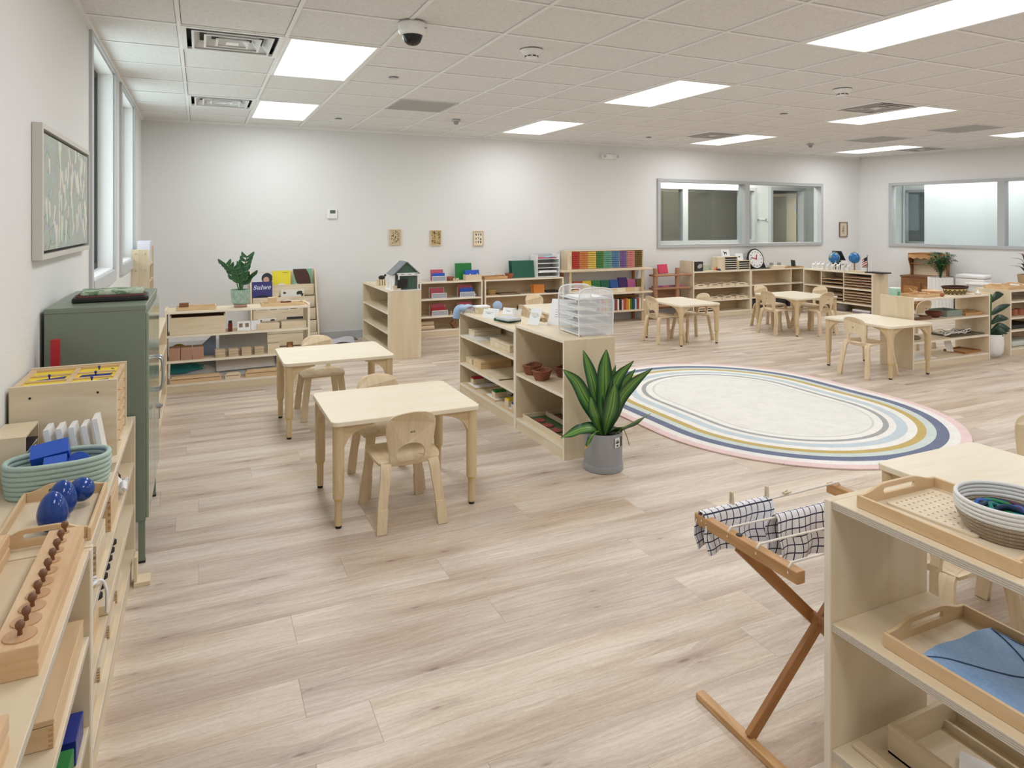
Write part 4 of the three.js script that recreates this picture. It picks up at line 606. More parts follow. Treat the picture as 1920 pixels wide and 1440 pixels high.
  { const b = thing('tan_box', 'small tan box with white papers stacked on it', 'box', [2.19, .7003, -5.38]); part(b, 'case', bxb(.11, .05, .09, 0, 0, 0, .003), mat(0xd8cba8, .6)); part(b, 'papers', bxb(.12, .012, .1, -.005, .05, -.005), M.paper); }
  const cd = (label, x, z, w, h, ry, tilt = -.35, y = .7003) => { const t = thing('standing_card', label, 'card', [x, y, z], ry, 'standing white cards'); part(t, 'face', bxb(w, h, .004, 0, 0, 0, .001), M.paper, null, [tilt, 0, 0]); part(t, 'stand', bxb(w * .6, h * .7, .004, 0, 0, -h * .3, .001), M.paper, null, [-tilt * .6, 0, 0]); part(t, 'drawing', bxb(w * .3, h * .25, .0006, 0, h * .45, .0023), mat(0xb9c4cf, .8), null, [tilt, 0, 0]); };
  cd('white picture card leaning at the front of the divider shelf', 2.11, -5.06, .12, .075, -1.0); cd('second white card, just behind the first', 2.17, -5.12, .11, .07, -1.0); cd('upright white card at the joint of the two divider shelves', 2.16, -4.35, .1, .12, -1.15, -.4, .7423); cd('white card holder toward the back edge of the divider shelf', 2.34, -5.18, .12, .06, -1.0);
  const pt = thing('tiny_pot', 'tiny white pot with a stub of dark plant on the divider shelf', 'pot', [2.33, .7003, -4.98]); part(pt, 'pot', lathe([[.001, 0], [.028, 0], [.038, .07], [.034, .07], [.027, .008], [.001, .008]], 24), M.gloss); part(pt, 'soil', cy(.032, .032, .004, 20, 0, .058, 0), M.soil); part(pt, 'sprig', tube([[0, .06, 0], [.004, .085, 0], [.0, .1, .004]], .004, 8, 6), M.soil);
  const gb = thing('green_notebook', 'green bound notebook lying under grey booklets on the divider shelf', 'book', [2.19, .7003, -4.86], .3); part(gb, 'cover', bxb(.13, .02, .18, 0, 0, 0, .003), M.greenDark); part(gb, 'pages', bxb(.126, .014, .176, .003, .003, 0), M.paper); solo('booklet', 'grey edged booklet on top of the green notebook', 'book', bxb(.12, .018, .16, 0, 0, 0, .002), mat(0xc9ced2, .7), [2.17, .7207, -4.80], [0, .2, 0]);
  for (const [x, z, a, l] of [[2.32, -4.25, -.35, 'white sheet leaning against the paper organizer, with faint print']]) { const t = thing('leaning_sheet', l, 'paper', [x, .7423, z], -.55 + a); part(t, 'sheet', bxb(.19, .2, .002, 0, 0, 0), M.paper, null, [-.5, 0, 0]); for (let k = 0; k < 4; k++) part(t, 'printed_line', bxb(.1, .004, .0004, 0, .06 + k * .018, .0012), mat(0xb7bcc2, .8), null, [-.5, 0, 0]); }
}
{ // white mesh paper organizer
  const W = .245, D = .30, H = .305, t = thing('paper_organizer', 'tall white wire mesh paper organizer with five shelves on the divider shelf', 'organizer', [2.33, .7423, -3.91], -.06);
  const meshA = canvasTex(128, 128, (c) => { c.fillStyle = '#000'; c.fillRect(0, 0, 128, 128); c.strokeStyle = '#fff'; c.lineWidth = 2.9; for (let i = 0; i < 128; i += 8) { c.beginPath(); c.moveTo(i, 0); c.lineTo(i, 128); c.moveTo(0, i); c.lineTo(128, i); c.stroke(); } }); meshA.repeat.set(14, 14);
  M.wire = mat(0xf2f3f4, .5); M.mesh = mat(0xf4f5f6, .6, { alphaMap: meshA, transparent: true, side: THREE.DoubleSide });
  const uvs = (g) => uvm(g, 'x', false);
  for (const s of [-1, 1]) {
    const f = part(t, 'side_frame', tube([[-W / 2, .004, s * D / 2], [-W / 2, H - .05, s * D / 2], [-W / 2 + .012, H - .014, s * D / 2], [-W / 2 + .05, H, s * D / 2], [W / 2 - .05, H, s * D / 2], [W / 2 - .012, H - .014, s * D / 2], [W / 2, H - .05, s * D / 2], [W / 2, .004, s * D / 2]], .0045, 60, 8), M.wire);
    const sh = rrect(W, H, .04); sh.holes.push(hole(0, H / 2 - .04, .075, .022, .011)); part(f, 'side_mesh', uvs(new THREE.ShapeGeometry(sh, 10).translate(0, H / 2, s * D / 2)), M.mesh);
    part(f, 'grip', tube([[-.038, H - .04, s * D / 2], [-.03, H - .028, s * D / 2], [.03, H - .028, s * D / 2], [.038, H - .04, s * D / 2], [.03, H - .052, s * D / 2], [-.03, H - .052, s * D / 2]], .003, 40, 6, true), M.wire);
  }
  part(t, 'rear_mesh', uvs(new THREE.PlaneGeometry(D, H - .02).rotateY(R90).translate(W / 2 - .002, H / 2, 0)), M.mesh);
  for (let k = 0; k < 5; k++) { const y = .012 + k * .056, s = part(t, 'mesh_shelf', uvs(bx(W - .01, .002, D - .006, 0, y, 0)), M.mesh); part(s, 'shelf_edge', bx(.004, .006, D - .004, -W / 2 + .004, y, 0), M.wire); part(s, 'paper_stack', bx(W - .06, .004 + (k % 3) * .003, D - .06, .01, y + .005, 0, 0), M.paper); }
}
// ---------- on the open tray shelf in the near corner ----------
{
  trayOf('serving_tray', 'long wooden serving tray with cut-out handle on the near corner shelf top', .385, .305, .032, [1.68, .7503, -1.022], R90, { base: M.birch });
  const s = rrect(.22, .19, .012); for (let i = 0; i < 10; i++) for (let j = 0; j < 9; j++) { const c = new THREE.Path(); c.absarc(-.09 + i * .02, -.076 + j * .019, .0032, 0, 7, true); s.holes.push(c); }
  solo('lacing_board', 'thin wooden lacing board pierced with rows of holes, in the long tray', 'board', slab(s, .005, 0, 'x', 5), M.birch, [1.70, .7568, -1.083], [0, 1.62, 0]);
  ropeBasket('thread_bowl', 'white and jute coiled rope bowl full of colored threads', .106, .106, .075, .0052, M.ropeWhite ??= mat(0xffffff, .9, { map: dataTex(64, 64, (u, v) => { const q = 232 + 16 * Math.sin((u * 4 + v) * 12.56) * .5 + 10 * (vn(u * 16, v * 16, 16, 16) - .5); return [q, q, q - 3]; }, true, [30, 2]) }), [1.712, .757, -.955], 0, { flare: .2, m2: mat(0xffffff, .95, { map: dataTex(64, 64, (u, v) => { const n = vn(u * 32, v * 32, 32, 32), q = Math.sin((u * 3 + v) * 25.1); return mixc([120, 104, 86], [214, 200, 178], Math.max(0, Math.min(1, .5 + .5 * q * n + (n - .5)))); }, true, [30, 2]) }) });
  const cols = [[0x1f7f78, .005], [0x2a5fb0, .005], [0x1c6a50, .005], [0x14324f, .006], [0x2f8a55, .004], [0x5a2a3a, .004], [0x2a9aa0, .0045]];
  const tt = thing('thread_tangle', 'tangle of teal, blue and green lacing threads in the rope bowl', 'thread', [1.712, .764, -.955]); cols.forEach(([c, r], k) => { const pts = []; for (let i = 0; i < 14; i++) { const a = i * 1.15 + k * .9, q = .026 + .04 * rnd(); pts.push([Math.cos(a) * q, .016 + rnd() * .032, Math.sin(a) * q]); } part(tt, 'thread', tube(pts, r, 120, 6), mat(c, .7)); });
  const t2 = trayOf('serving_tray', 'wooden serving tray under the blue cloth on the middle level', .56, .31, .036, [1.69, .4303, -.865], R90, { base: M.birch });
  const sew = mat(0x35506f, .8), nb = mat(0xffffff, .9, { map: dataTex(256, 256, (u, v) => { const n = vn(u * 8, v * 8, 8, 8), f = vn(u * 90, v * 90, 90, 90); return mixc([124, 160, 204], [160, 190, 224], n * .5 + f * .5); }) });
  const fn = (x, z) => .011 + .007 * Math.sin(x * 16 + z * 7) * Math.cos(z * 13) + .004 * Math.sin(x * 34 + z * 26) * Math.cos(x * 9 - z * 17);
  const cl = thing('folded_cloth', 'light blue folded napkin with dark stitched lines, in the middle tray', 'cloth', [1.69, .437, -.862], 0); part(cl, 'fabric', sheet((u, v) => { const x = (u - .5) * .27, z = (v - .5) * .40; return [x, fn(x, z) + .001 * Math.sin(v * 60 + u * 8) * (v < .06 ? 1 : .2), z]; }, 40, 50, .006), nb);
  const ln = (a, b) => { const pts = []; for (let k = 0; k <= 12; k++) { const x = a[0] + (b[0] - a[0]) * k / 12, z = a[1] + (b[1] - a[1]) * k / 12; pts.push([x + .004 * Math.sin(k * .8), fn(x, z) + .0066, z]); } return tube(pts, .002, 36, 5); };
  part(cl, 'stitched_line', ln([.13, -.195], [-.1, .17]), sew); part(cl, 'stitched_line', ln([-.13, -.19], [.05, .0]), sew); part(cl, 'hem', tube([...Array(9)].map((_, k) => { const z = -.197 + .39 * k / 8; return [.128, fn(.128, z) + .0064, z]; }), .001, 30, 5), sew);
  const b3 = thing('wooden_crate', 'open shallow wooden box on the bottom level of the near corner shelf', 'box', [1.765, .1003, -1.0]); part(b3, 'base', bxb(.28, .008, .4, 0, 0, 0), M.birch); for (const s2 of [-1, 1]) { part(b3, 'long_side', bxb(.012, .075, .4, s2 * .134, 0, 0, .002, 'z'), M.birch); part(b3, 'short_side', bxb(.256, .075, .012, 0, 0, s2 * .194, .002, 'x'), M.birch); } part(b3, 'inner_rail', bxb(.008, .02, .376, -.075 + .15, .008, 0), M.birch);
  solo('white_napkin', 'folded white napkin in the shallow wooden box', 'cloth', sheet((u, v) => { const x = (u - .5) * .15 * (1 - v * .5), z = (v - .5) * .18; return [x, .008 + .004 * Math.sin(u * 7 + v * 4), z]; }, 14, 14, .004), M.paper, [1.75, .1105, -.99], [0, .5, 0]);
  solo('wooden_runner', 'wooden strip lying along the front of the bottom level', 'strip', bxb(.03, .012, .5, 0, 0, 0, .003, 'z'), M.birch, [1.57, .1003, -1.0]);
}
{ // folding drying rack with hung cloths
  const t = thing('drying_rack', 'small folding wooden drying rack with white cords, behind the near corner shelf', 'drying rack'), zc = -1.48;
  const bar = (a, b, w, th) => { const A = V(...a), B = V(...b), L = A.distanceTo(B), g = uvm(new RoundedBoxGeometry(L, w, th, 1, .003), 'x'); const q = new THREE.Quaternion().setFromUnitVectors(V(1, 0, 0), B.clone().sub(A).normalize()); g.applyQuaternion(q); return g.translate((A.x + B.x) / 2, (A.y + B.y) / 2, (A.z + B.z) / 2); };
  part(t, 'foot_bar', bxb(.03, .022, .36, 1.412, 0, -1.50, .004, 'z'), M.oakTop); part(t, 'foot_bar', bxb(.03, .022, .36, 1.97, 0, -1.50, .004, 'z'), M.oakTop);
  const ty = .565; part(t, 'top_bar', bx(.03, .034, .40, 1.405, ty, -1.478, .004, 'z'), M.oakTop); part(t, 'top_bar', bx(.03, .034, .40, 1.975, ty, -1.478, .004, 'z'), M.oakTop);
  part(t, 'leg', bar([1.415, .02, -1.47], [1.975, .55, -1.47], .034, .018), M.oak); part(t, 'leg', bar([1.405, .55, -1.50], [1.965, .02, -1.50], .034, .018), M.oak);
  part(t, 'pivot_dowel', cy(.016, .016, .075, 16).rotateX(R90).translate(1.69, .285, -1.5225), M.oak); part(t, 'screw', cy(.009, .009, .004, 14, 1.405, ty + .016, -1.5), M.dark);
  for (let k = 0; k < 4; k++) { const z = -1.645 + k * .112; part(t, 'cord', tube([[1.392, ty, z], [1.398, ty + .024, z], [1.43, ty + .026, z], [1.69, ty + .022 , z], [1.95, ty + .026, z], [1.985, ty + .024, z], [1.99, ty, z]], .0032, 40, 7), M.cord ??= mat(0xeee9df, .8)); }
  const chk = canvasTex(512, 512, (c, w) => { c.fillStyle = '#eeeef2'; c.fillRect(0, 0, w, w); c.fillStyle = '#35384f'; for (let i = 0; i < 8; i++) { c.fillRect(0, i * 64 + 10, w, 9); c.fillRect(i * 64 + 20, 0, 8, w); } }); M.check = mat(0xffffff, .95, { map: chk, side: THREE.DoubleSide });
  const hang = (label, x0, x1, z, fall, ph) => solo('checked_cloth', label, 'cloth', sheet((u, v) => { const x = x0 + (x1 - x0) * u, s = (v - .5) * 2, a = Math.abs(s), y = ty + .031 - Math.max(0, a * fall - .008), spread = .010 + .012 * Math.min(1, a * 3) + .01 * a * Math.sin(u * 15 + ph + s); return [x + .006 * Math.sin(a * 8 + ph), y, z + Math.sign(s || 1) * spread * Math.min(1, a * 8), u * (x1 - x0) * 5, v * fall * 2 * 5]; }, 36, 40, .002), M.check, [0, 0, 0], null, 'checked cloths');
  hang('blue checked white cloth on the outer cord of the drying rack, clipped twice', 1.385, 1.66, -1.645, .13, 0); hang('blue checked white cloth on the second cord, nearer the shelf', 1.57, 1.82, -1.533, .145, 1.7);
  solo('striped_cloth', 'red, yellow and green striped cloth hanging beside the shelf panel', 'cloth', sheet((u, v) => { const x = 1.70 + .10 * u, s = (v - .5) * 2, a = Math.abs(s); return [x + .01 * Math.sin(v * 20), ty + .033 - Math.max(0, a * .3 - .006), -1.421 + Math.sign(s || 1) * (.014 * Math.min(1, a * 6) + .01 * Math.sin(u * 9) * a), u, v]; }, 10, 40, .002), mat(0xffffff, .95, { side: THREE.DoubleSide, map: canvasTex(64, 512, (c) => { ['#b8a060', '#3f7d68', '#a8302c', '#a8302c', '#c8b23c', '#3f7d68', '#8e2a2e', '#c8b23c', '#a8302c', '#3f7d68', '#b8a060', '#a8302c'].forEach((k, i) => { c.fillStyle = k; c.fillRect(0, i * 43, 64, 43); }); }) }));
  const pin = (label, x, y, z, rx, ry, rz) => { const p = thing('clothes_pin', label, 'clothespin', [x, y, z], 0, 'clothespins'); p.rotation.set(rx, ry, rz); for (const s of [-1, 1]) part(p, 'prong', bx(.008, .06, .005, 0, 0, s * .0045, .001, 'y'), M.birch, null, [s * -.06, 0, 0]); part(p, 'spring', tube([[-.005, 0, 0], [0, .003, .006], [.005, 0, 0], [0, -.003, -.006]], .0012, 24, 5, true), M.metal); };
  pin('wooden clothespin in the middle of the outer checked cloth', 1.51, ty + .045, -1.645, .1, .3, .15); pin('wooden clothespin at the end of the outer checked cloth', 1.655, ty + .036, -1.645, 0, .2, 0); pin('clothespin lying across the outer cord beyond the cloth', 1.74, ty + .032, -1.645, .3, .4, 1.25);
}
// ---------- open shelf by the corner ----------
{
  const z = -6.6;
  const box = (nm, label, x0, x1, y, h, zf, d, m = M.birch, cat = 'box', extra) => { const t = thing(nm, label, cat, [(x0 + x1) / 2, y + .0004, zf - d / 2], 0, 'things on the open shelf'); part(t, 'case', bxb(x1 - x0, h, d, 0, 0, 0, .002, 'x'), m); extra?.(t, x1 - x0, h, d); return t; };
  trayOf('flat_tray', 'tan tray on the end of the open shelf nearest the window wall', .32, .2, .03, [-.03, .7003, -6.68], 0, { flat: true });
  solo('dark_cube', 'small dark wooden cube standing in the tan tray', 'block', bxb(.075, .055, .06, 0, 0, 0, .002), M.walnut, [-.13, .7067, -6.66]);
  trayOf('flat_tray', 'wooden tray of blocks at the other end of the open shelf, before the book rack', .38, .2, .028, [.70, .7003, -6.68], 0, { flat: true });
  solo('wood_block', 'upright small wooden block in the tray before the book rack', 'block', bxb(.075, .07, .05, 0, 0, 0, .002), M.tray, [.61, .7067, -6.68]); solo('wood_block', 'dark low wooden block in the tray before the book rack', 'block', bxb(.09, .03, .05, 0, 0, 0, .002), M.walnut, [.73, .7067, -6.68]); solo('string_end', 'cream string lying over the tray before the book rack', 'string', tube([[0, .032, .02], [.05, .04, 0], [.1, .034, .03], [.16, .03, -.01]], .005, 24, 6), M.cord, [.70, .7003, -6.68]);
  const lb = box('long_box', 'long pale wooden box with dark lining, upper level of the open shelf', -.24, .205, .494, .15, -6.56, .2, M.birch); part(lb, 'lining', bxb(.43, .004, .17, 0, .149, 0), mat(0x5d3328, .7)); part(lb, 'rim', mg([bxb(.445, .02, .012, 0, .15, -.094), bxb(.012, .016, .18, .216, .15, 0), bxb(.012, .016, .18, -.216, .15, 0)]), M.birch);
  const bo = thing('red_bottle', 'small dark red bottle with black cap on the open shelf', 'bottle', [.245, .4943, -6.6]); part(bo, 'body', bxb(.036, .075, .036, 0, 0, 0, .006), mat(0x6b1f1c, .25)); part(bo, 'cap', bxb(.03, .022, .03, 0, .075, 0, .004), M.black);
  for (let k = 0; k < 2; k++) { const c = thing('tile_card', ['white card with two brown swatches on the open shelf', 'plain white card next to the swatch card'][k], 'card', [.36 + k * .1, .4943, -6.6], 0); part(c, 'face', bxb(k ? .08 : .11, .085, .006, 0, 0, 0, .001), M.paper, null, [-.15, 0, 0]); if (!k) for (const s of [-1, 1]) part(c, 'swatch', bxb(.03, .035, .002, s * .026, .03, .004), mat(0x8d7460, .8), null, [-.15, 0, 0]); }
  box('cream_box', 'cream box on the upper level, nearer the window wall of the two', .47, .66, .494, .055, -6.57, .16); box('cream_box', 'cream box on the upper level, at the far upright', .68, .905, .494, .06, -6.57, .16);
  for (let k = 0; k < 3; k++) box('sand_block', ['pinkish block touching the upright on the middle level', 'pinkish block in the middle of three on the open shelf', 'pinkish block third from the upright on the open shelf'][k], -.245 + k * .092, -.157 + k * .092, .274, .105, -6.57, .13, M.sand ??= mat(0xb78f78, .85), 'block');
  solo('yellow_pouch', 'mustard rounded pouch behind the pinkish blocks', 'pouch', sph(.06, 0, .055, 0, 18).scale(1.1, .9, .5), mat(0xb59a3c, .8), [-.175, .281, -6.78]); solo('blue_wedge', 'grey blue slanted folder behind the blocks on the open shelf', 'folder', uvm(ext(poly([[0, 0], [.16, 0], [.16, .19], [.02, .06]]), .12, .003), 'x'), mat(0x8495ac, .8), [-.03, .2743, -6.84]);
  const pn = thing('grey_cardboard', 'wide pale grey panel leaning at the back of the middle level', 'panel', [.37, .2743, -6.83]); part(pn, 'board', bxb(.42, .17, .008, 0, 0, 0, .002), mat(0xd3d9db, .7), null, [-.08, 0, 0]);
  for (let k = 0; k < 4; k++) { const c = thing('wood_cube', ['first of four sliced wooden cubes on the middle level, by the pinkish blocks', 'second of the four sliced wooden cubes', 'third of the four sliced wooden cubes', 'fourth sliced wooden cube, by the plain box'][k], 'block', [.16 + k * .108, .2743, -6.59], .1, 'sliced wooden cubes'); for (let j = 0; j < 3; j++) part(c, 'slice', bxb(.082, .022, .07, 0, j * .0235, 0, .002), M.cubeWood ??= mat(0xffffff, .6, { map: woodTex(0xd9c6a8, 0xb59a78) })); }
  box('plain_box', 'plain little wooden box after the sliced cubes', .56, .665, .274, .085, -6.57, .09); const dk = thing('photo_stand', 'little brown frame at the end of the middle level', 'frame', [.755, .2743, -6.58]); part(dk, 'rim', mg([bxb(.055, .009, .02), bxb(.055, .009, .02, 0, .081, 0), bxb(.009, .072, .02, -.023, .009, 0), bxb(.009, .072, .02, .023, .009, 0)]), M.walnut); part(dk, 'picture', bxb(.037, .072, .006, 0, .009, -.004), M.oakTop);
  // lowest level: sheets and drawers
  const sh = thing('landform_sheet', 'pale printed map sheet on the lowest level of the open shelf', 'map', [.32, .165, -6.735]); sh.rotation.x = .62; part(sh, 'sheet', bxb(1.12, .004, .24, 0, 0, 0), mat(0xffffff, .8, { map: canvasTex(512, 96, (c, w, h) => { c.fillStyle = '#dfe3e6'; c.fillRect(0, 0, w, h); c.fillStyle = '#b9c6d2'; c.beginPath(); c.moveTo(0, 60); for (let x = 0; x <= w; x += 16) c.lineTo(x, 52 + 14 * Math.sin(x / 40) + 8 * Math.sin(x / 17)); c.lineTo(w, 78); c.lineTo(0, 84); c.fill(); }) })); { const g = sh.children[0].geometry, p = g.attributes.position, uv = g.attributes.uv; for (let i = 0; i < p.count; i++) uv.setXY(i, p.getX(i) / 1.12 + .5, p.getZ(i) / .24 + .5); }
  const sl = solo('white_sheet', 'blank white sheet sloping over the drawers of the open shelf', 'paper', bx(.5, .003, .15, 0, 0, 0), M.paper, [.38, .185, -6.70], [.62, .02, 0]);
  solo('teal_glove', 'teal cut-out hand shape lying on the lowest level', 'cut-out', slab((() => { const s = new THREE.Shape(); s.moveTo(-.1, -.05); s.lineTo(.02, -.05); s.bezierCurveTo(.05, -.05, .05, -.03, .08, -.028); s.lineTo(.16, -.02); s.lineTo(.165, -.006); s.lineTo(.08, -.002); s.lineTo(.17, .012); s.lineTo(.165, .026); s.lineTo(.07, .02); s.lineTo(.12, .045); s.lineTo(.1, .055); s.lineTo(.03, .045); s.lineTo(-.1, .055); return s; })(), .012, .003), M.teal, [-.14, .172, -6.695], [.62, 0, 0]);
  for (const [x0, x1, h, l] of [[-.24, .17, .06, 'wide tan drawer box on the lowest level by the window wall'], [.2, .33, .055, 'small cream drawer box between the two wide ones'], [.37, .9, .065, 'wide tan drawer box on the lowest level by the table']]) { const t = box('drawer_box', l, x0, x1, .073, h - .012, -6.565, .06, x1 - x0 > .2 ? M.tray : M.birch); part(t, 'slot', bxb(x1 - x0 - .03, .012, .045, 0, h - .012, 0), x1 - x0 > .2 ? M.tray : M.birch); part(t, 'groove', bx(x1 - x0 - .02, .004, .003, 0, h * .55, .03), M.walnut); }
}
// sloping book rack on the back wall
{
  const t = thing('book_rack', 'sloping birch book rack with picture books against the back wall', 'book rack', [.91, 0, -8.69]), W = .74;
  for (const s of [-1, 1]) part(t, 'side_panel', uvm(ext(poly([[0, 0], [.42, 0], [.42, .1], [.12, .88], [.0, .9]]), .016, .002).rotateY(-R90).translate(s * (W / 2) + .008, 0, 0), 'y'), M.birch);
  const tiers = [.60, .46, .32, .18, .05];
  tiers.forEach((y, k) => { const zf = .13 + k * .068; part(t, 'tier_front', bx(W - .036, .135, .01, 0, y + .055, zf, .001), M.birch); part(t, 'tier_floor', bx(W - .036, .01, .06, 0, y + .005, zf - .036), M.birch); });
  part(t, 'back_panel', bx(W - .02, .86, .01, 0, .44, .01), M.birch);
  const bk = (label, x, y, zf, w, h, tex) => { const b = thing('picture_book', label, 'book', [.91 + x, y + .013, -8.69 + zf - .035], 0, 'picture books on the rack'); const g = faceTex(bxb(w, h, .01, 0, 0, 0, .001), w, h); part(b, 'cover', g, mat(0xffffff, .45, { map: tex }), null, [-.06, 0, 0]); part(b, 'pages', bxb(w - .006, h - .006, .006, 0, .003, -.007), M.paper, null, [-.06, 0, 0]); };
  bk('purple-blue picture book with white title lettering beside the plant', -.245, .56, .215, .225, .30, canvasTex(256, 320, (c, w, h) => { c.fillStyle = '#dfe0e4'; c.fillRect(0, 0, w, 120); c.fillStyle = '#2c2b33'; c.beginPath(); c.ellipse(190, 70, 70, 68, 0, 0, 7); c.fill(); c.fillStyle = '#caa093'; c.beginPath(); c.ellipse(180, 92, 38, 42, 0, 0, 7); c.fill(); c.fillStyle = '#3b3a78'; c.fillRect(0, 112, w, h); c.fillStyle = '#241f3c'; c.beginPath(); c.ellipse(130, 318, 110, 40, 0, 0, 7); c.fill(); c.fillStyle = '#e3e2f2'; c.font = 'italic bold 74px serif'; c.textAlign = 'center'; c.fillText('Sulwe', 124, 208); }));
  bk('bright yellow picture book with a round eye on the top tier', -.02, .62, .13, .21, .255, canvasTex(256, 320, (c, w, h) => { c.fillStyle = '#f0e13e'; c.fillRect(0, 0, w, h); c.fillStyle = '#f6f3ec'; c.beginPath(); c.ellipse(130, 290, 90, 100, 0, Math.PI, 0); c.fill(); c.fillStyle = '#b8dcd6'; c.beginPath(); c.arc(130, 258, 46, 0, 7); c.fill(); c.fillStyle = '#1a2224'; c.beginPath(); c.arc(130, 252, 24, 0, 7); c.fill(); c.fillStyle = '#6b6420'; c.fillRect(150, 30, 70, 6); }));
  bk('picture book with a brown shape on green, last on the top tier', .225, .62, .13, .225, .27, canvasTex(256, 320, (c, w, h) => { c.fillStyle = '#7fb296'; c.fillRect(0, 0, w, h); c.fillStyle = '#4a2e28'; c.beginPath(); c.moveTo(0, 0); c.lineTo(170, 0); c.bezierCurveTo(260, 120, 230, 260, 250, 320); c.lineTo(150, 320); c.bezierCurveTo(60, 260, 20, 150, 0, 0); c.fill(); c.fillStyle = '#dfe6e2'; c.beginPath(); c.ellipse(50, 260, 60, 50, 0, 0, 7); c.fill(); c.fillStyle = '#c58f9a'; c.beginPath(); c.ellipse(140, 290, 60, 30, 0, 0, 7); c.fill(); }));
  const bw = canvasTex(256, 128, (c, w, h) => { c.fillStyle = '#e9e6da'; c.fillRect(0, 0, w, h); c.fillStyle = '#33322e'; for (let i = 0; i < 14; i++) { c.beginPath(); c.ellipse(20 + rnd() * 216, 20 + rnd() * 88, 6 + rnd() * 18, 4 + rnd() * 14, rnd() * 3, 0, 7); c.fill(); } });
  bk('black and white picture book on the second tier', .1, .485, .198, .27, .165, bw); bk('cream picture book on the second tier, behind the shelf top', -.2, .49, .198, .28, .13, canvasTex(128, 64, (c) => { c.fillStyle = '#e8d9b4'; c.fillRect(0, 0, 128, 64); c.fillStyle = '#3a2a22'; c.fillRect(60, 0, 30, 30); }));
  for (let k = 0; k < 3; k++) bk(['white printed card on the third tier, first from the window wall', 'white printed card on the third tier, in the middle', 'white printed card on the third tier, last'][k], -.24 + k * .23, .37, .266, .15, .13, canvasTex(128, 96, (c) => { c.fillStyle = '#eef0f3'; c.fillRect(0, 0, 128, 96); c.fillStyle = '#4c5a86'; c.fillRect(20, 52, 88, 10); c.fillRect(34, 68, 60, 7); c.fillStyle = '#444'; c.fillRect(44, 22, 40, 6); }));
  bk('dark book on the fourth tier of the rack', .13, .21, .334, .22, .13, canvasTex(64, 64, (c) => { c.fillStyle = '#26252a'; c.fillRect(0, 0, 64, 64); })); bk('black patterned book on the fourth tier of the rack', -.2, .22, .334, .2, .12, bw);
}
// narrow wall bookcase past the second window
{
  const t = thing('tall_bookcase', 'tall narrow birch bookcase on the window wall near the back corner', 'bookcase', [LEFT, 0, -7.72]), D = .158;
  for (const s of [1, -1]) { const p = part(t, 'side_panel', bxb(D, s > 0 ? 1.21 : 1.23, .018, D / 2 + .001, 0, s * .3, .002, 'y'), M.birch); if (s > 0) for (const [x, y] of [[.04, 1.17], [.12, 1.17], [.04, 1.01], [.12, 1.01]]) part(p, 'screw', cy(.006, .006, .003, 10).rotateX(R90).translate(x, y, s * .31), M.metal); }
  for (const y of [.08, .3, .52, .72, .9, 1.06]) part(t, 'shelf_board', bx(D - .01, .016, .58, D / 2, y, 0), M.birch); part(t, 'back_panel', bx(.006, 1.15, .58, .005, .6, 0), M.birch);
  for (let k = 0; k < 5; k++) solo('pale_book', ['first', 'second', 'third', 'fourth', 'fifth'][k] + ' white and pale blue book from us on top of the tall bookcase', 'book', bxb(.11, .22, .02, 0, 0, 0, .001), k % 2 ? mat(0xdde3ee, .6) : mat(0xe9e6f2, .6), [LEFT + .1, 1.0685, -7.5 - k * .06], null, 'books on the tall bookcase');
  for (let k = 0; k < 4; k++) solo('bookcase_book', ['brown', 'tan', 'dark', 'grey'][k] + ' book on the inner shelf of the tall bookcase', 'book', bxb(.12, .13, .025, 0, 0, 0, .001), [M.walnut, M.tray, M.dark, M.stone][k], [LEFT + .09, .9085, -7.5 - k * .05], null, 'books inside the tall bookcase');
}
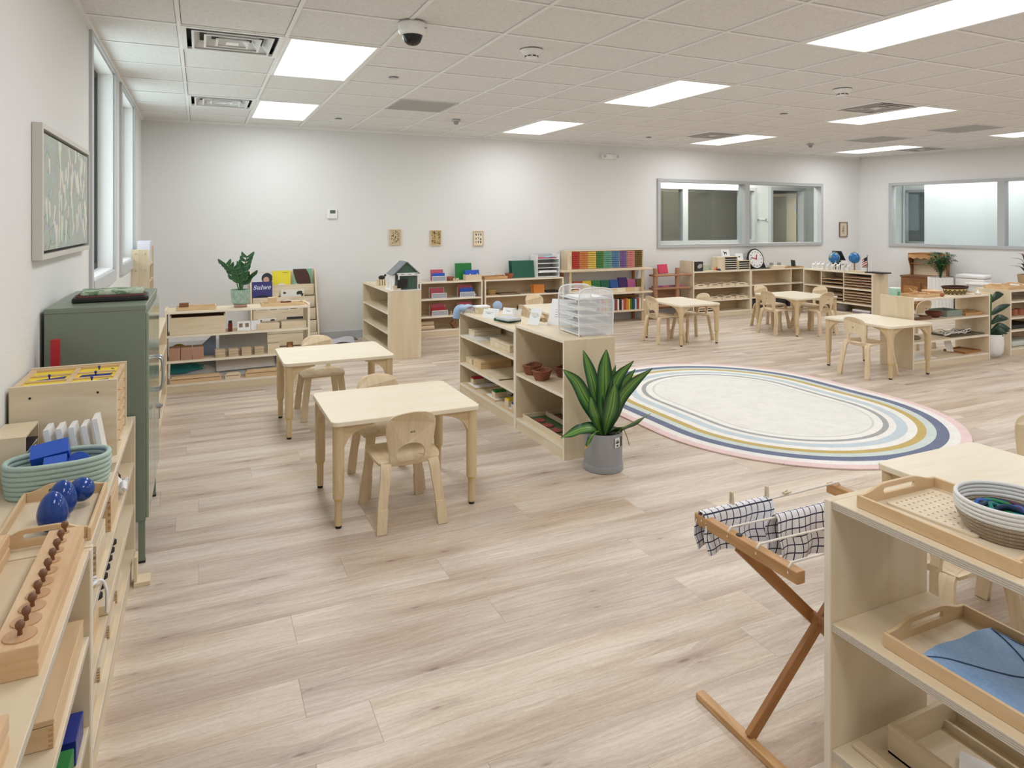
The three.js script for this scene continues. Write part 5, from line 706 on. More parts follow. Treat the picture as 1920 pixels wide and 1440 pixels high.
// ---------- toy house shelf ----------
{
  const t = thing('toy_house', 'green and white toy barn with a grey pitched roof on the end shelf', 'toy house', [2.02, .7353, -7.3]), grn = mat(0x4a6352, .7), roof = mat(0x83888d, .6);
  part(t, 'base', bxb(.33, .008, .34, 0, 0, 0), M.gloss); part(t, 'walls', mg([bxb(.26, .16, .01, .02, .008, -.1), bxb(.01, .16, .22, .145, .008, 0), bxb(.01, .16, .22, -.115, .008, 0)]), M.gloss);
  part(t, 'gable', uvm(ext(poly([[-.14, 0], [.14, 0], [0, .13]]), .012).translate(.015, .168, .1), 'y'), grn); part(t, 'rear_gable', uvm(ext(poly([[-.14, 0], [.14, 0], [0, .13]]), .012).translate(.015, .168, -.11), 'y'), grn);
  for (const s of [-1, 1]) part(t, 'roof_slope', bx(.205, .01, .27, 0, 0, 0), roof, [.015 + s * .08, .236, 0], [0, 0, s * -.74]);
  const d = part(t, 'barn_door', bxb(.15, .135, .008, .045, .012, .115, .001), grn); for (let k = 0; k < 5; k++) part(d, 'plank_line', bxb(.002, .13, .002, -.02 + k * .03, .014, .1195), M.dark);
  const pg = part(t, 'pergola', mg([bxb(.26, .012, .012, .04, .16, .16), bxb(.26, .012, .012, .04, .175, .11), ...[0, 1, 2, 3].map((k) => bxb(.03, .008, .07, -.07 + k * .075, .168, .135))]), M.gloss); for (const s of [-1, 1]) part(pg, 'post', bxb(.012, .16, .012, .04 + s * .12, .0, .16), M.gloss);
  part(t, 'black_awning', bx(.12, .09, .012, -.085, .11, .13), M.black, null, [.2, .3, 0]); part(t, 'porch_post', mg([bxb(.012, .15, .012, -.15, 0, .1), bxb(.012, .15, .012, -.15, 0, -.09)]), M.gloss);
  const pen = thing('toy_stall', 'tiny wooden toy stall beside the toy barn', 'toy', [1.92, .7437, -7.16]); part(pen, 'box', boxOpen(.08, .045, .05, .006), M.birch); part(pen, 'figure', sph(.016, 0, .03, 0, 12), M.tray);
  const b = thing('toy_crate', 'small pale toy crate with a black animal at the far end of the end shelf', 'toy', [1.93, .7353, -7.86]); part(b, 'crate', mg([0, 1, 2, 3].map((k) => bxb(.02, .07, .06, -.045 + k * .03, 0, 0, .002))), M.birch); part(b, 'animal', mg([sph(.025, 0, .09, 0, 14).scale(1.6, 1, 1), sph(.014, .04, .115, 0, 12), bxb(.008, .03, .008, -.025, .065, 0), bxb(.008, .03, .008, .02, .065, 0)]), M.black);
  const c = thing('white_tub', 'white plastic tub on the upper level of the end shelf', 'tub', [1.93, .5004, -7.22]); part(c, 'tub', boxOpen(.14, .07, .11, .004), M.gloss); part(c, 'rim', mg([bxb(.15, .008, .008, 0, .066, .055), bxb(.15, .008, .008, 0, .066, -.055)]), M.gloss);
  const e = thing('small_blocks', 'two little wooden blocks on the second level of the end shelf', 'blocks', [1.92, .2854, -7.24]); part(e, 'block', bxb(.09, .03, .09, 0, 0, 0, .002), M.tray); part(e, 'block', bxb(.05, .03, .05, .01, .03, 0, .002), M.walnut);
}
// ---------- back wall shelves ----------
const MESHGREY = mat(0xa9adb6, .8), WBZ = -8.47;
function cardHolder(label, x, y, w, cols, cardLabel, front = .07) {
  const t = thing('card_holder', label, 'card holder', [x, y + .0004, WBZ], 0, 'card holders on the wall shelf');
  part(t, 'front_mesh', bxb(w - .01, front - .01, .003, 0, .005, .06), MESHGREY); part(t, 'wire_rim', mg([bxb(w, .006, .006, 0, front - .006, .06), bxb(w, .006, .006, 0, 0, .06), bxb(.006, front, .006, -w / 2, 0, .06), bxb(.006, front, .006, w / 2, 0, .06), bxb(.006, .006, .12, -w / 2, 0, 0), bxb(.006, .006, .12, w / 2, 0, 0), bxb(w, .006, .006, 0, .13, -.055), bxb(.006, .136, .006, -w / 2, 0, -.055), bxb(.006, .136, .006, w / 2, 0, -.055)]), M.gloss); part(t, 'base', bxb(w, .004, .12), M.gloss);
  cols.forEach(([m, h, z], k) => solo('card_stack', cardLabel[k], 'cards', bxb(w - .02, h, .016, 0, 0, 0, .001), m, [x - .004 + k * .008, y + .0065, WBZ + z], [-.12, 0, 0], 'colored cards in holders'));
}
cardHolder('white mesh card holder on top of the wall shelf by the toy barn', 2.82, .70, .19, [[M.rose, .145, -.02], [M.blue, .1, .02]], ['pink cards in the top holder by the toy barn', 'blue cards in the top holder by the toy barn']);
cardHolder('white mesh card holder on the upper level, nearer the toy barn', 2.82, .48, .2, [[M.rose, .12, -.02]], ['pink cards in the upper holder nearer the toy barn']);
cardHolder('white mesh card holder on the upper level with blue cards', 3.21, .48, .2, [[M.rose, .15, -.02], [M.blue, .115, .02]], ['pink cards behind the blue ones on the upper level', 'blue cards in front on the upper level']);
cardHolder('white mesh card holder on the lower level with red cards', 2.83, .255, .21, [[M.rose, .14, -.02], [M.red, .1, .022]], ['tall pink cards in the lower holder', 'dull red cards at the front of the lower holder']);
cardHolder('white mesh card holder on the lower level, far side', 3.21, .255, .2, [[M.rose, .15, -.02]], ['pink cards in the lower far holder']);
{
  const bw = (nm, label, x, y, r, h, m, cat = 'bowl', z = -8.5) => { const t = thing(nm, label, cat, [x, y + .0004, z]); part(t, 'bowl', lathe([[.001, 0], [r * .6, 0], [r, h], [r * .93, h], [r * .55, .006], [.001, .006]], 24), m); return t; };
  bw('clay_bowl', 'brown clay bowl on the pink card shelf', 2.995, .70, .065, .05, M.terracotta); { const t = thing('peg_figures', 'pale wooden peg figures beside the clay bowl', 'figures', [3.06, .7004, -8.44]); for (let k = 0; k < 3; k++) part(t, 'peg', lathe([[.001, 0], [.012, 0], [.009, .02], [.01, .03], [.001, .036]], 10).translate(k * .03 - .03, 0, (k % 2) * .02), M.birch); }
  solo('green_board', 'dark green writing board standing at the end of the pink card shelf', 'board', bxb(.235, .22, .012, 0, 0, 0, .002), M.green, [3.22, .7004, -8.58], [-.1, 0, 0]);
  const b = thing('blue_card_box', 'pale wooden box of blue cards before the green board', 'box', [3.30, .7004, -8.46]); part(b, 'box', uvm(boxOpen(.225, .075, .11), 'x'), M.birch); part(b, 'cards', bxb(.2, .125, .04, 0, .008, -.01, .002), M.blue, null, [-.2, 0, 0]); for (const s of [-.05, .05]) part(b, 'label_tab', bxb(.012, .02, .002, s, .07, .048), M.gloss);
  bw('glass_dish', 'clear glass dish on the upper level of the pink card shelf', 3.01, .48, .05, .03, M.clear, 'dish'); bw('tiny_cup', 'tiny white cup at the end of the upper level', 3.36, .48, .016, .03, M.gloss, 'cup'); { const t = thing('small_figures', 'small wooden figures beside the red card holder', 'figures', [3.0, .2554, -8.46]); part(t, 'figure', lathe([[.001, 0], [.012, 0], [.006, .03], [.01, .045], [.001, .052]], 10), M.tray); part(t, 'plate', bxb(.1, .01, .06, .06, 0, 0), M.birch); }
  for (let k = 0; k < 3; k++) solo('fabric_roll', ['cream rolled mat at the front of the lowest level', 'cream rolled mat behind the front one', 'topmost cream rolled mat on the lowest level'][k], 'roll', cy(.028, .028, .5, 16).rotateZ(R90).translate(.25, 0, 0), mat(0xd8c3a2, .9), [2.5, .1085 + (k === 2 ? .05 : 0), -8.42 - (k === 2 ? .029 : k * .058)], null, 'rolled mats'); solo('brown_wedge', 'dark brown wedge leaning on the rolled mats', 'wedge', bx(.06, .1, .05, 0, 0, 0, .004), M.walnut, [3.02, .13, -8.42], [0, .2, .6]);
  // next shelf
  trayOf('flat_tray', 'low wooden tray on the end of the green folder shelf', .34, .2, .04, [3.62, .7003, -8.5], 0, { flat: true, m: M.oakTop });
  bw('wood_bowl', 'light wooden bowl in the low tray', 3.71, .7066, .06, .05, M.beech); bw('wood_bowl', 'red brown bowl beside the low tray', 3.86, .70, .065, .07, M.terracotta);
  for (let k = 0; k < 2; k++) solo('green_folder', ['large dark green folder standing in front', 'large dark green folder standing behind its twin'][k], 'folder', bxb(.34, .235, .014, 0, 0, 0, .002), M.greenDark, [4.07 - k * .02, .7024, -8.5 - k * .045], [-.12, 0, 0], 'green folders');
  const o = thing('letter_tray', 'white wire letter tray tower on the green folder shelf', 'letter tray', [4.425, .7004, -8.53]); part(o, 'side', bxb(.006, .32, .22, -.17, 0, 0, .002), M.gloss); part(o, 'side', bxb(.006, .32, .22, .17, 0, 0, .002), M.gloss); part(o, 'rear', bxb(.34, .32, .004, 0, 0, -.11), M.greyTrim); for (let k = 0; k < 5; k++) part(o, 'tray_level', bxb(.334, .008, .22, 0, .004 + k * .062, 0), M.gloss); part(o, 'papers', bxb(.28, .02, .18, 0, .075, 0), M.paper); part(o, 'colored_sheets', bxb(.26, .012, .17, .01, .262, 0), M.rose, null, [0, .1, 0]); part(o, 'blue_sheet', bxb(.14, .006, .16, .08, .275, .01), mat(0xa9c7dd, .7), null, [0, -.1, .1]);
  bw('small_basket', 'small round straw basket on the level under the low tray', 3.59, .485, .075, .075, mat(0xb99a66, .9), 'basket'); solo('woven_mat', 'brown woven mat lying next to the straw basket', 'mat', slab(rrect(.3, .2, .03), .018, .005), mat(0x7d6654, .95), [3.84, .4854, -8.5]);
  for (let k = 0; k < 2; k++) solo('orange_book', ['orange book standing in front on the level below the letter tray', 'orange book behind the other orange one'][k], 'book', bxb(.17, .115, .01, 0, 0, 0, .001), M.orange, [4.30 - k * .02, .4854, -8.47 - k * .03], [-.1, 0, 0], 'orange books'); solo('black_pouch', 'flat black pouch at the end of the level below the letter tray', 'pouch', slab(rrect(.2, .14, .03), .028, .01), M.black, [4.5, .4854, -8.48]);
}
// bead drawer cabinet on its slatted stand
{
  const t = thing('bead_stand', 'open wooden stand with three boards carrying the rainbow drawer cabinet', 'stand', [5.39, 0, -8.53]);
  for (const y of [.785, .44, .175]) part(t, 'board', bx(1.56, .024, .30, 0, y - .012, 0, .004), M.birch);
  for (const [x, z] of [[-.62, .11], [.62, .11], [-.62, -.13], [.62, -.13]]) part(t, 'post', uvm(cy(.022, .022, .76, 16, x, 0, z), 'y'), z > 0 ? M.leg : M.oak);
  const c = thing('drawer_cabinet', 'rainbow cabinet of small drawers in nine colored columns', 'cabinet', [5.40, .7855, -8.56]), W = 1.3, H = .275; part(c, 'shell', mg([bxb(W, .01, .2), bxb(W, .01, .2, 0, H - .01, 0), bxb(.012, H - .02, .2, -W / 2 + .006, .01, 0), bxb(.012, H - .02, .2, W / 2 - .006, .01, 0), bxb(W, H - .02, .006, 0, .01, -.097)]), M.birch);
  part(c, 'left_filler', bxb(.06, H - .02, .19, -W / 2 + .042, .01, 0), M.birch);
  const cc = [0xb8392e, 0xcf7d3f, 0xdcb951, 0x477f3a, 0x62a08a, 0x5681a6, 0x795c96, 0xcf8078, 0x6d5420], dw = (W - .09) / 9, names = ['red', 'orange', 'yellow', 'green', 'aqua', 'blue', 'violet', 'pink', 'brown'];
  const dg = bxb(dw - .012, .026, .18), kg = sph(.006, 0, 0, 0, 8);
  cc.forEach((h, i) => { const m = mat(h, .45), x = -W / 2 + .075 + dw * (i + .5); part(c, 'column_wall', bxb(.006, H - .02, .18, x + dw / 2, .01, 0), M.birch); for (let j = 0; j < 8; j++) { const d = part(c, 'drawer', dg, m, [x, .015 + j * .031, .006], null, names[i] + ' drawer'); part(d, 'knob', kg, m, [0, .014, .095]); } });
  const bc = [0xc0502f, 0xe8d23c, 0x2f7d3e, 0x1f6a52, 0x2f5fae, 0x44256b, 0xc76a9c, 0x6d6420], bn = ['orange red', 'yellow', 'leaf green', 'sea green', 'mid blue', 'deep purple', 'pink', 'olive']; bc.forEach((h, i) => solo('color_board', bn[i] + ' upright board on the middle level of the bead stand', 'board', bxb(.145, i === 5 ? .2 : .17, .03, 0, 0, 0, .002), mat(h, .5), [4.97 + i * .155, .4442, -8.54], [-.18, 0, 0], 'colored boards on the bead stand'));
  const fp = thing('square_strip', 'row of pale wooden squares along the middle board of the bead stand', 'squares', [5.42, .4404, -8.462]); for (let k = 0; k < 8; k++) part(fp, 'square', bxb(.152, .06, .008, -.53 + k * .154, 0, 0, .001), [M.birch, M.maple, M.tray, M.birch][k % 4]);
  const bb = [0x20202a, 0xe0b6a8, 0xb9502e, 0xd98a3a, 0xe2c14a, 0x3f6d38, 0x23484c, 0xa8c2d8, 0x9c3a32, 0xe6ded2], bl = ['black', 'shell pink', 'rust', 'orange', 'yellow', 'green', 'dark teal', 'pale blue', 'brick red', 'ivory'];
  for (let k = 0; k < 30; k++) solo('bead_bar', ['first', 'second', 'third'][Math.floor(k / 10)] + ' ' + bl[k % 10] + ' bead bar from the mesh organizer on the lowest level of the stand', 'bead bar', bxb(.028, .155 + (k % 3) * .006, .12, 0, 0, 0, .002), M['bf' + k % 10] ??= mat(bb[k % 10], .55), [4.85 + k * .0385, .1754, -8.48], null, 'bead bars on the stand');
  const rk = thing('bead_rack', 'reddish wooden rack dividing the bead bars', 'rack', [5.44, .1754, -8.62]); part(rk, 'rear_rail', bxb(1.28, .19, .01), M.oak);
}
// post rack with the pink book
{
  const t = thing('post_rack', 'reddish wooden rack with round posts and two slats between the shelves', 'rack', [6.56, 0, -8.5]);
  for (const x of [-.31, .1]) part(t, 'post', uvm(cy(.035, .035, .77, 18, x, 0, .07), 'y'), M.post ??= mat(0xffffff, .6, { map: woodTex(0xb48a6a, 0x96694a) })); for (const [y, h] of [[.66, .03], [.46, .03], [.2, .03]]) part(t, 'slat', bx(.70, h, .16, 0, y, .03, .012), M.post); part(t, 'rear_board', bx(.5, .3, .012, .05, .28, -.1), M.post);
  solo('pink_book', 'bright pink red book standing open on the post rack', 'book', bxb(.17, .14, .03, 0, 0, 0, .002), mat(0xd2405e, .5), [6.46, .682, -8.515], [-.2, 0, .03]);
  for (let k = 0; k < 4; k++) solo('flat_pink_book', ['pink book lying on the lower slat, first from the bead stand', 'pink book lying on the lower slat, second', 'violet pink book lying on the lower slat, third', 'pink book lying on the lower slat, last by the card shelf'][k], 'book', bxb(.13, .02, .08, 0, 0, 0, .002), k % 2 ? M.pink : mat(0x9a6a9c, .6), [6.33 + k * .145, .4754, -8.512], [0, 0, 0], 'pink books on the post rack');
}
// shelf below the inner window
{
  const t = thing('shell_box', 'dark photo box with a pale oval picture beside the tall side panel', 'box', [7.1, .7004, -8.47]); part(t, 'box', bxb(.15, .15, .05, 0, 0, 0, .002), M.dark); part(t, 'oval', new THREE.CylinderGeometry(1, 1, .003, 28).rotateX(R90).scale(.05, .032, 1).rotateZ(.4).translate(.008, .078, .027), mat(0xb3a9a2, .7));
  const gj = thing('glass_case', 'small clear case with pale green card', 'case', [7.27, .7004, -8.5]); part(gj, 'case', bxb(.13, .12, .06, 0, 0, 0, .003), M.clear); part(gj, 'card', bxb(.1, .08, .004, 0, .006, 0), mat(0xb9c2a8, .8)); 
  const fx = thing('orange_figures', 'little orange red figures before the slotted box', 'figures', [7.43, .7004, -8.45]); for (let k = 0; k < 3; k++) part(fx, 'figure', lathe([[.001, 0], [.012, 0], [.01, .03], [.006, .05], [.001, .07]], 10).translate(k * .024 - .02, 0, (k % 2) * .015), k === 1 ? M.red : M.orange); { const f = thing('yellow_paper', 'pale yellow paper with a black dome before the slotted box', 'paper', [7.32, .7004, -8.415]); part(f, 'paper', bxb(.25, .004, .07), mat(0xe3dcb6, .8)); part(f, 'dome', at(new THREE.SphereGeometry(.03, 16, 8, 0, 7, 0, 1.57), .14, .004, .01), M.black); }
  const slot = (label, x, w, n, y) => { const s = thing('slotted_box', label, 'box', [x, .7004, -8.5]); const h = n * .034 + .012; part(s, 'shell', mg([bxb(.01, h, .16, -w / 2, 0, 0), bxb(.01, h, .16, w / 2, 0, 0), bxb(w, .008, .16, 0, h - .008, 0), bxb(w, h, .006, 0, 0, -.077)]), M.birch); for (let k = 0; k < n; k++) { part(s, 'slot_board', bxb(w - .012, .009, .155, 0, k * .034, 0), M.maple); part(s, 'dark_tray', bxb(w - .016, .019, .13, 0, k * .034 + .0105, 0), M.black); } return h; };
  const h6 = slot('taller slotted wooden box with six dark openings', 7.72, .26, 6), h4 = slot('shorter slotted wooden box with four dark openings', 8.0, .235, 4); solo('side_block', 'plain birch block standing at the side of the taller slotted box', 'block', bxb(.13, .215, .16, 0, 0, 0, .002, 'y'), M.birch, [7.515, .7004, -8.5]);
  const anim = (label, x, h, big) => { const c = thing('animal_card', label, 'card', [x, .7008 + h, -8.5], 0); part(c, 'card', bxb(.16, .115, .004, 0, 0, 0), M.paper, null, [-.2, 0, 0]); const g = big ? mg([bx(.055, .02, .001, 0, .06, 0), bx(.01, .03, .001, -.02, .04, 0), bx(.01, .03, .001, .02, .04, 0), bx(.022, .012, .001, -.034, .074, 0), bx(.008, .02, .001, -.03, .084, 0)]) : mg([bx(.03, .016, .001, 0, .06, 0), bx(.008, .012, .001, .01, .048, 0)]); part(c, 'silhouette', g.translate(0, 0, .0028), M.black, null, [-.2, 0, 0]); };
  anim('white card with a black horse silhouette on the taller slotted box', 7.68, h6, true); anim('white card with a small dark picture on the shorter slotted box', 7.97, h4, false);
  for (let k = 0; k < 4; k++) trayOf('small_tray', ['small wooden tray on the upper level, first from the tall side panel', 'small wooden tray on the upper level, second', 'small wooden tray on the upper level, third', 'small wooden tray on the upper level, last by the clock shelf'][k], .2, .26, .034, [7.09 + k * .277, .4504, -8.49], R90, { m: M.birch, group: 'small trays on the card shelf' }); for (let k = 0; k < 4; k++) trayOf('small_tray', ['small wooden tray on the lower level, behind the chair back', 'small wooden tray on the lower level, second', 'small wooden tray on the lower level, third', 'small wooden tray on the lower level, last'][k], .2, .26, .034, [7.09 + k * .277, .2454, -8.49], R90, { m: M.birch, group: 'small trays on the card shelf' });
  for (let k = 0; k < 2; k++) { const s = thing('card_cabinet', ['stack of pale card drawers on the bottom level, narrow one', 'stack of pale card drawers on the bottom level, wide one'][k], 'drawers', [7.11 + k * .22, .0604, -8.48]); const w = k ? .24 : .13; part(s, 'shell', uvm(bxb(w, .13, .18), 'x'), M.birch); for (let j = 0; j < 3; j++) part(s, 'slot', bxb(w - .02, j ? .012 : .018, .004, 0, .012 + j * .038, .09), j === 2 ? M.rose : M.black); }
  // teaching clock
  const c = thing('teaching_clock', 'large black teaching clock with white face and red hands', 'clock', [8.37, .7004, -8.5]); part(c, 'stand', uvm(ext(poly([[-.2, 0], [.2, 0], [.13, .2], [-.17, .2]]), .03, .003).translate(0, 0, -.05), 'x'), M.black, null, [-.2, 0, 0]); part(c, 'foot', bxb(.4, .012, .12), M.black);
  const f = part(c, 'dial_rim', cy(.172, .172, .02, 48).rotateX(R90).translate(-.012, .165, -.03), M.black, null, [-.2, 0, 0]); const dial = part(f, 'dial', cy(.15, .15, .004, 48).rotateX(R90).translate(-.012, .165, -.008), M.gloss); void dial;
  for (let k = 0; k < 12; k++) { const a = k * Math.PI / 6; part(f, 'numeral_dot', cy(.0085, .0085, .002, 10).rotateX(R90).translate(-.012 + Math.sin(a) * .118, .165 + Math.cos(a) * .118, -.004), M.dark); }
  const hand = (l, w, a, z) => part(f, 'hand', bxb(w, l, .003).rotateZ(-a).translate(-.012, .165, z), M.red); hand(.075, .02, .35, -.003); hand(.105, .016, -1.35, -.001); part(f, 'hub', cy(.013, .013, .008, 14).rotateX(R90).translate(-.012, .165, -.002), M.red);
  const wb = thing('bead_box', 'low pale box with two grey cubes beside the clock', 'box', [8.76, .7004, -8.47]); part(wb, 'box', bxb(.33, .05, .1, 0, 0, 0, .002), M.birch); for (const x of [-.13, .04]) part(wb, 'cube', bxb(.045, .045, .045, x, .05, 0), M.stone);
  trayOf('flat_tray', 'thin wooden tray at the far end of the clock shelf', .42, .18, .02, [9.09, .7003, -8.5], 0, { flat: true, m: M.oakTop }); solo('black_easel', 'small black slanted board standing in the thin tray', 'board', bxb(.09, .12, .012, 0, 0, 0, .002), M.black, [9.16, .7067, -8.5], [-.25, 0, -.15]); solo('brass_dish', 'little brass dish in the thin tray', 'dish', lathe([[.001, 0], [.03, 0], [.04, .016], [.037, .016], [.001, .006]], 18), mat(0xb79a52, .3, { metalness: .8 }), [9.06, .7067, -8.47]);
  for (let k = 0; k < 4; k++) solo('dark_bin', ['dark fabric bin on the bottom of the clock shelf, first', 'dark fabric bin on the bottom of the clock shelf, second', 'dark fabric bin on the bottom of the clock shelf, third', 'dark fabric bin behind the divider of the clock shelf'][k], 'bin', bxb(.23, .15, .24, 0, 0, 0, .006), mat(0x3a3432, .9), [8.26 + k * .25 + (k === 3 ? .05 : 0), .0604, -8.52], null, 'dark bins under the clock');
}
// ---------- map cabinet ----------
{
  const X = 9.27, tr = (label, z, w, y, m) => { const t = thing('map_tray', label, 'tray', [X - .02, y + .0004, z], -R90, 'map puzzle trays'); part(t, 'board', bxb(w, .009, .29, 0, 0, 0), m); for (const s of [-1, 1]) part(t, 'dark_edge', bxb(w, .018, .012, 0, .009, s * .139), M.walnut); part(t, 'map_sheet', bxb(w - .04, .003, .26, 0, .009, 0), M.mapPaper ??= mat(0xd9d3c6, .8)); };
  const lev = ['lowest', 'lower middle', 'upper middle', 'topmost'];
  for (let k = 0; k < 5; k++) tr((lev[k] ?? 'very top') + ' map tray in the upper bay nearest the end panel', -7.22, .47, .451 + k * .041, M.birch);
  for (let k = 0; k < 5; k++) tr((lev[k] ?? 'very top') + ' map tray in the lower bay nearest the end panel', -7.22, .47, .221 + k * .04, M.birch);
  for (let k = 0; k < 3; k++) tr(lev[k] + ' map tray in the upper middle bay of the cabinet', -7.68, .38, .451 + k * .055, M.birch); for (let k = 0; k < 3; k++) tr(lev[k] + ' map tray in the lower middle bay of the cabinet', -7.68, .38, .221 + k * .05, M.birch);
  solo('grey_tub', 'grey fabric tub on the bottom level of the map cabinet', 'tub', lathe([[.001, 0], [.09, 0], [.105, .118], [.098, .118], [.085, .008], [.001, .008]], 24), mat(0x8d8a8a, .9), [X - .02, .0704, -7.6]);
  const fl = thing('flag_rolls', 'pile of rolled pale flags on the bottom level of the map cabinet', 'flags', [X, .0704, -7.2]); for (let k = 0; k < 7; k++) part(fl, 'roll', cy(.016, .016, .3, 10).rotateX(R90).translate(-.1 + (k % 4) * .034, .016 + (k > 3 ? .028 : 0), -.15), k % 3 ? M.paper : mat(0x9c8fa6, .8));
  // white animal figures in a row
  const fig = (label, z, s) => { const t = thing('animal_figure', label, 'figurine', [X - .06, .7004, z], rr(-.3, .3), 'white animal figurines'); part(t, 'plinth', bxb(.06, .008, .04, 0, 0, 0, .002), M.gloss); part(t, 'animal', mg([sph(.022, 0, .075, 0, 14).scale(1.5, .95, .8), bxb(.008, .06, .008, -.022, .006, .007), bxb(.008, .06, .008, .022, .006, .007), bxb(.008, .06, .008, -.018, .006, -.007), bxb(.008, .06, .008, .024, .006, -.007), tube([[.028, .08, 0], [.045, .105, 0], [.05, .12, 0]], .009, 8, 8), sph(.013, .058, .124, 0, 10).scale(1.2, .8, .8), bxb(.005, .014, .005, .052, .132, .004), tube([[-.034, .075, 0], [-.048, .07, 0], [-.05, .05, 0]], .003, 8, 5)]).scale(s, s, s), M.gloss); };
  ['first', 'second', 'third', 'fourth', 'fifth', 'sixth', 'seventh', 'eighth'].forEach((n, k) => fig(n + ' white animal figurine from the clock shelf on the map cabinet', -8.13 + k * .095, .95 + .15 * ((k * 7) % 3) / 2));
  const globe = (label, x, y0, z, r, m) => { const t = thing('globe', label, 'globe', [x, .7004, z]); part(t, 'foot', lathe([[.001, 0], [.05, 0], [.05, .01], [.012, .02], [.01, y0], [.001, y0]], 20), M.oak); const b = part(t, 'sphere', sph(r, 0, y0 + r, 0, 28), mat(0xffffff, .25, { map: dataTex(128, 64, (u, v) => { const n = vn(u * 8, v * 5, 8, 5) * .7 + vn(u * 20, v * 12, 20, 12) * .3; return n > .62 && m ? [150, 160, 120] : [46, 116, 178]; }) })); part(b, 'meridian', new THREE.TorusGeometry(r + .008, .004, 6, 30, 4).rotateY(R90).translate(0, y0 + r, 0), M.metal); };
  globe('blue and green globe before the black board on the map cabinet', X + .064, .1, -7.83, .088, true); globe('plain blue globe nearer the flag on the map cabinet', X + .07, .12, -7.46, .085, false);
  const bb = thing('black_board', 'black pentagon board behind the first globe', 'board', [X + .169, .7004, -7.84]); part(bb, 'board', uvm(ext(poly([[-.11, 0], [.12, 0], [.14, .16], [.06, .3], [-.11, .3]]), .01).rotateY(-R90), 'y'), M.black);
  const wp = (label, z, h, x = X - .02) => { const t = thing('world_card', label, 'card', [x, .7004, z], -R90 + .3); part(t, 'card', bxb(.11, h, .004, 0, 0, 0), M.paper, null, [-.15, 0, 0]); part(t, 'picture', bxb(.08, h * .35, .001, 0, h * .3, .0028), mat(0xb4a6a0, .8), null, [-.15, 0, 0]); };
  wp('white card leaning between the two globes', -7.64, .16, X + .06); wp('tall white leaflet with red print beside the flag', -7.27, .22, X + .06);
  const f = thing('small_flag', 'small striped flag on a black pole on the map cabinet', 'flag', [X - .04, .7004, -7.15]); part(f, 'pole', cy(.004, .004, .27, 8), M.black); part(f, 'foot', cy(.03, .035, .012, 18), M.black); part(f, 'cloth', sheet((u, v) => [-.005 - .02 * Math.sin(u * 5) * u, .12 + v * .12 - u * .05, -u * .1], 10, 6, .001), mat(0xffffff, .8, { side: THREE.DoubleSide, map: canvasTex(64, 48, (c) => { for (let i = 0; i < 7; i++) { c.fillStyle = i % 2 ? '#eee' : '#b9464c'; c.fillRect(0, i * 7, 64, 7); } c.fillStyle = '#26283e'; c.fillRect(0, 0, 30, 24); }) }));
  solo('dark_tray', 'low black tray at the near end of the map cabinet top', 'tray', bxb(.2, .018, .3, 0, 0, 0, .005), M.black, [X, .7004, -7.0]); solo('pale_rolls', 'pale papers lying by the figurines on the map cabinet', 'paper', slab(rrect(.12, .22, .01), .02, .003), M.birch, [X - .05, .7004, -7.31], [0, 0, 0]);
}
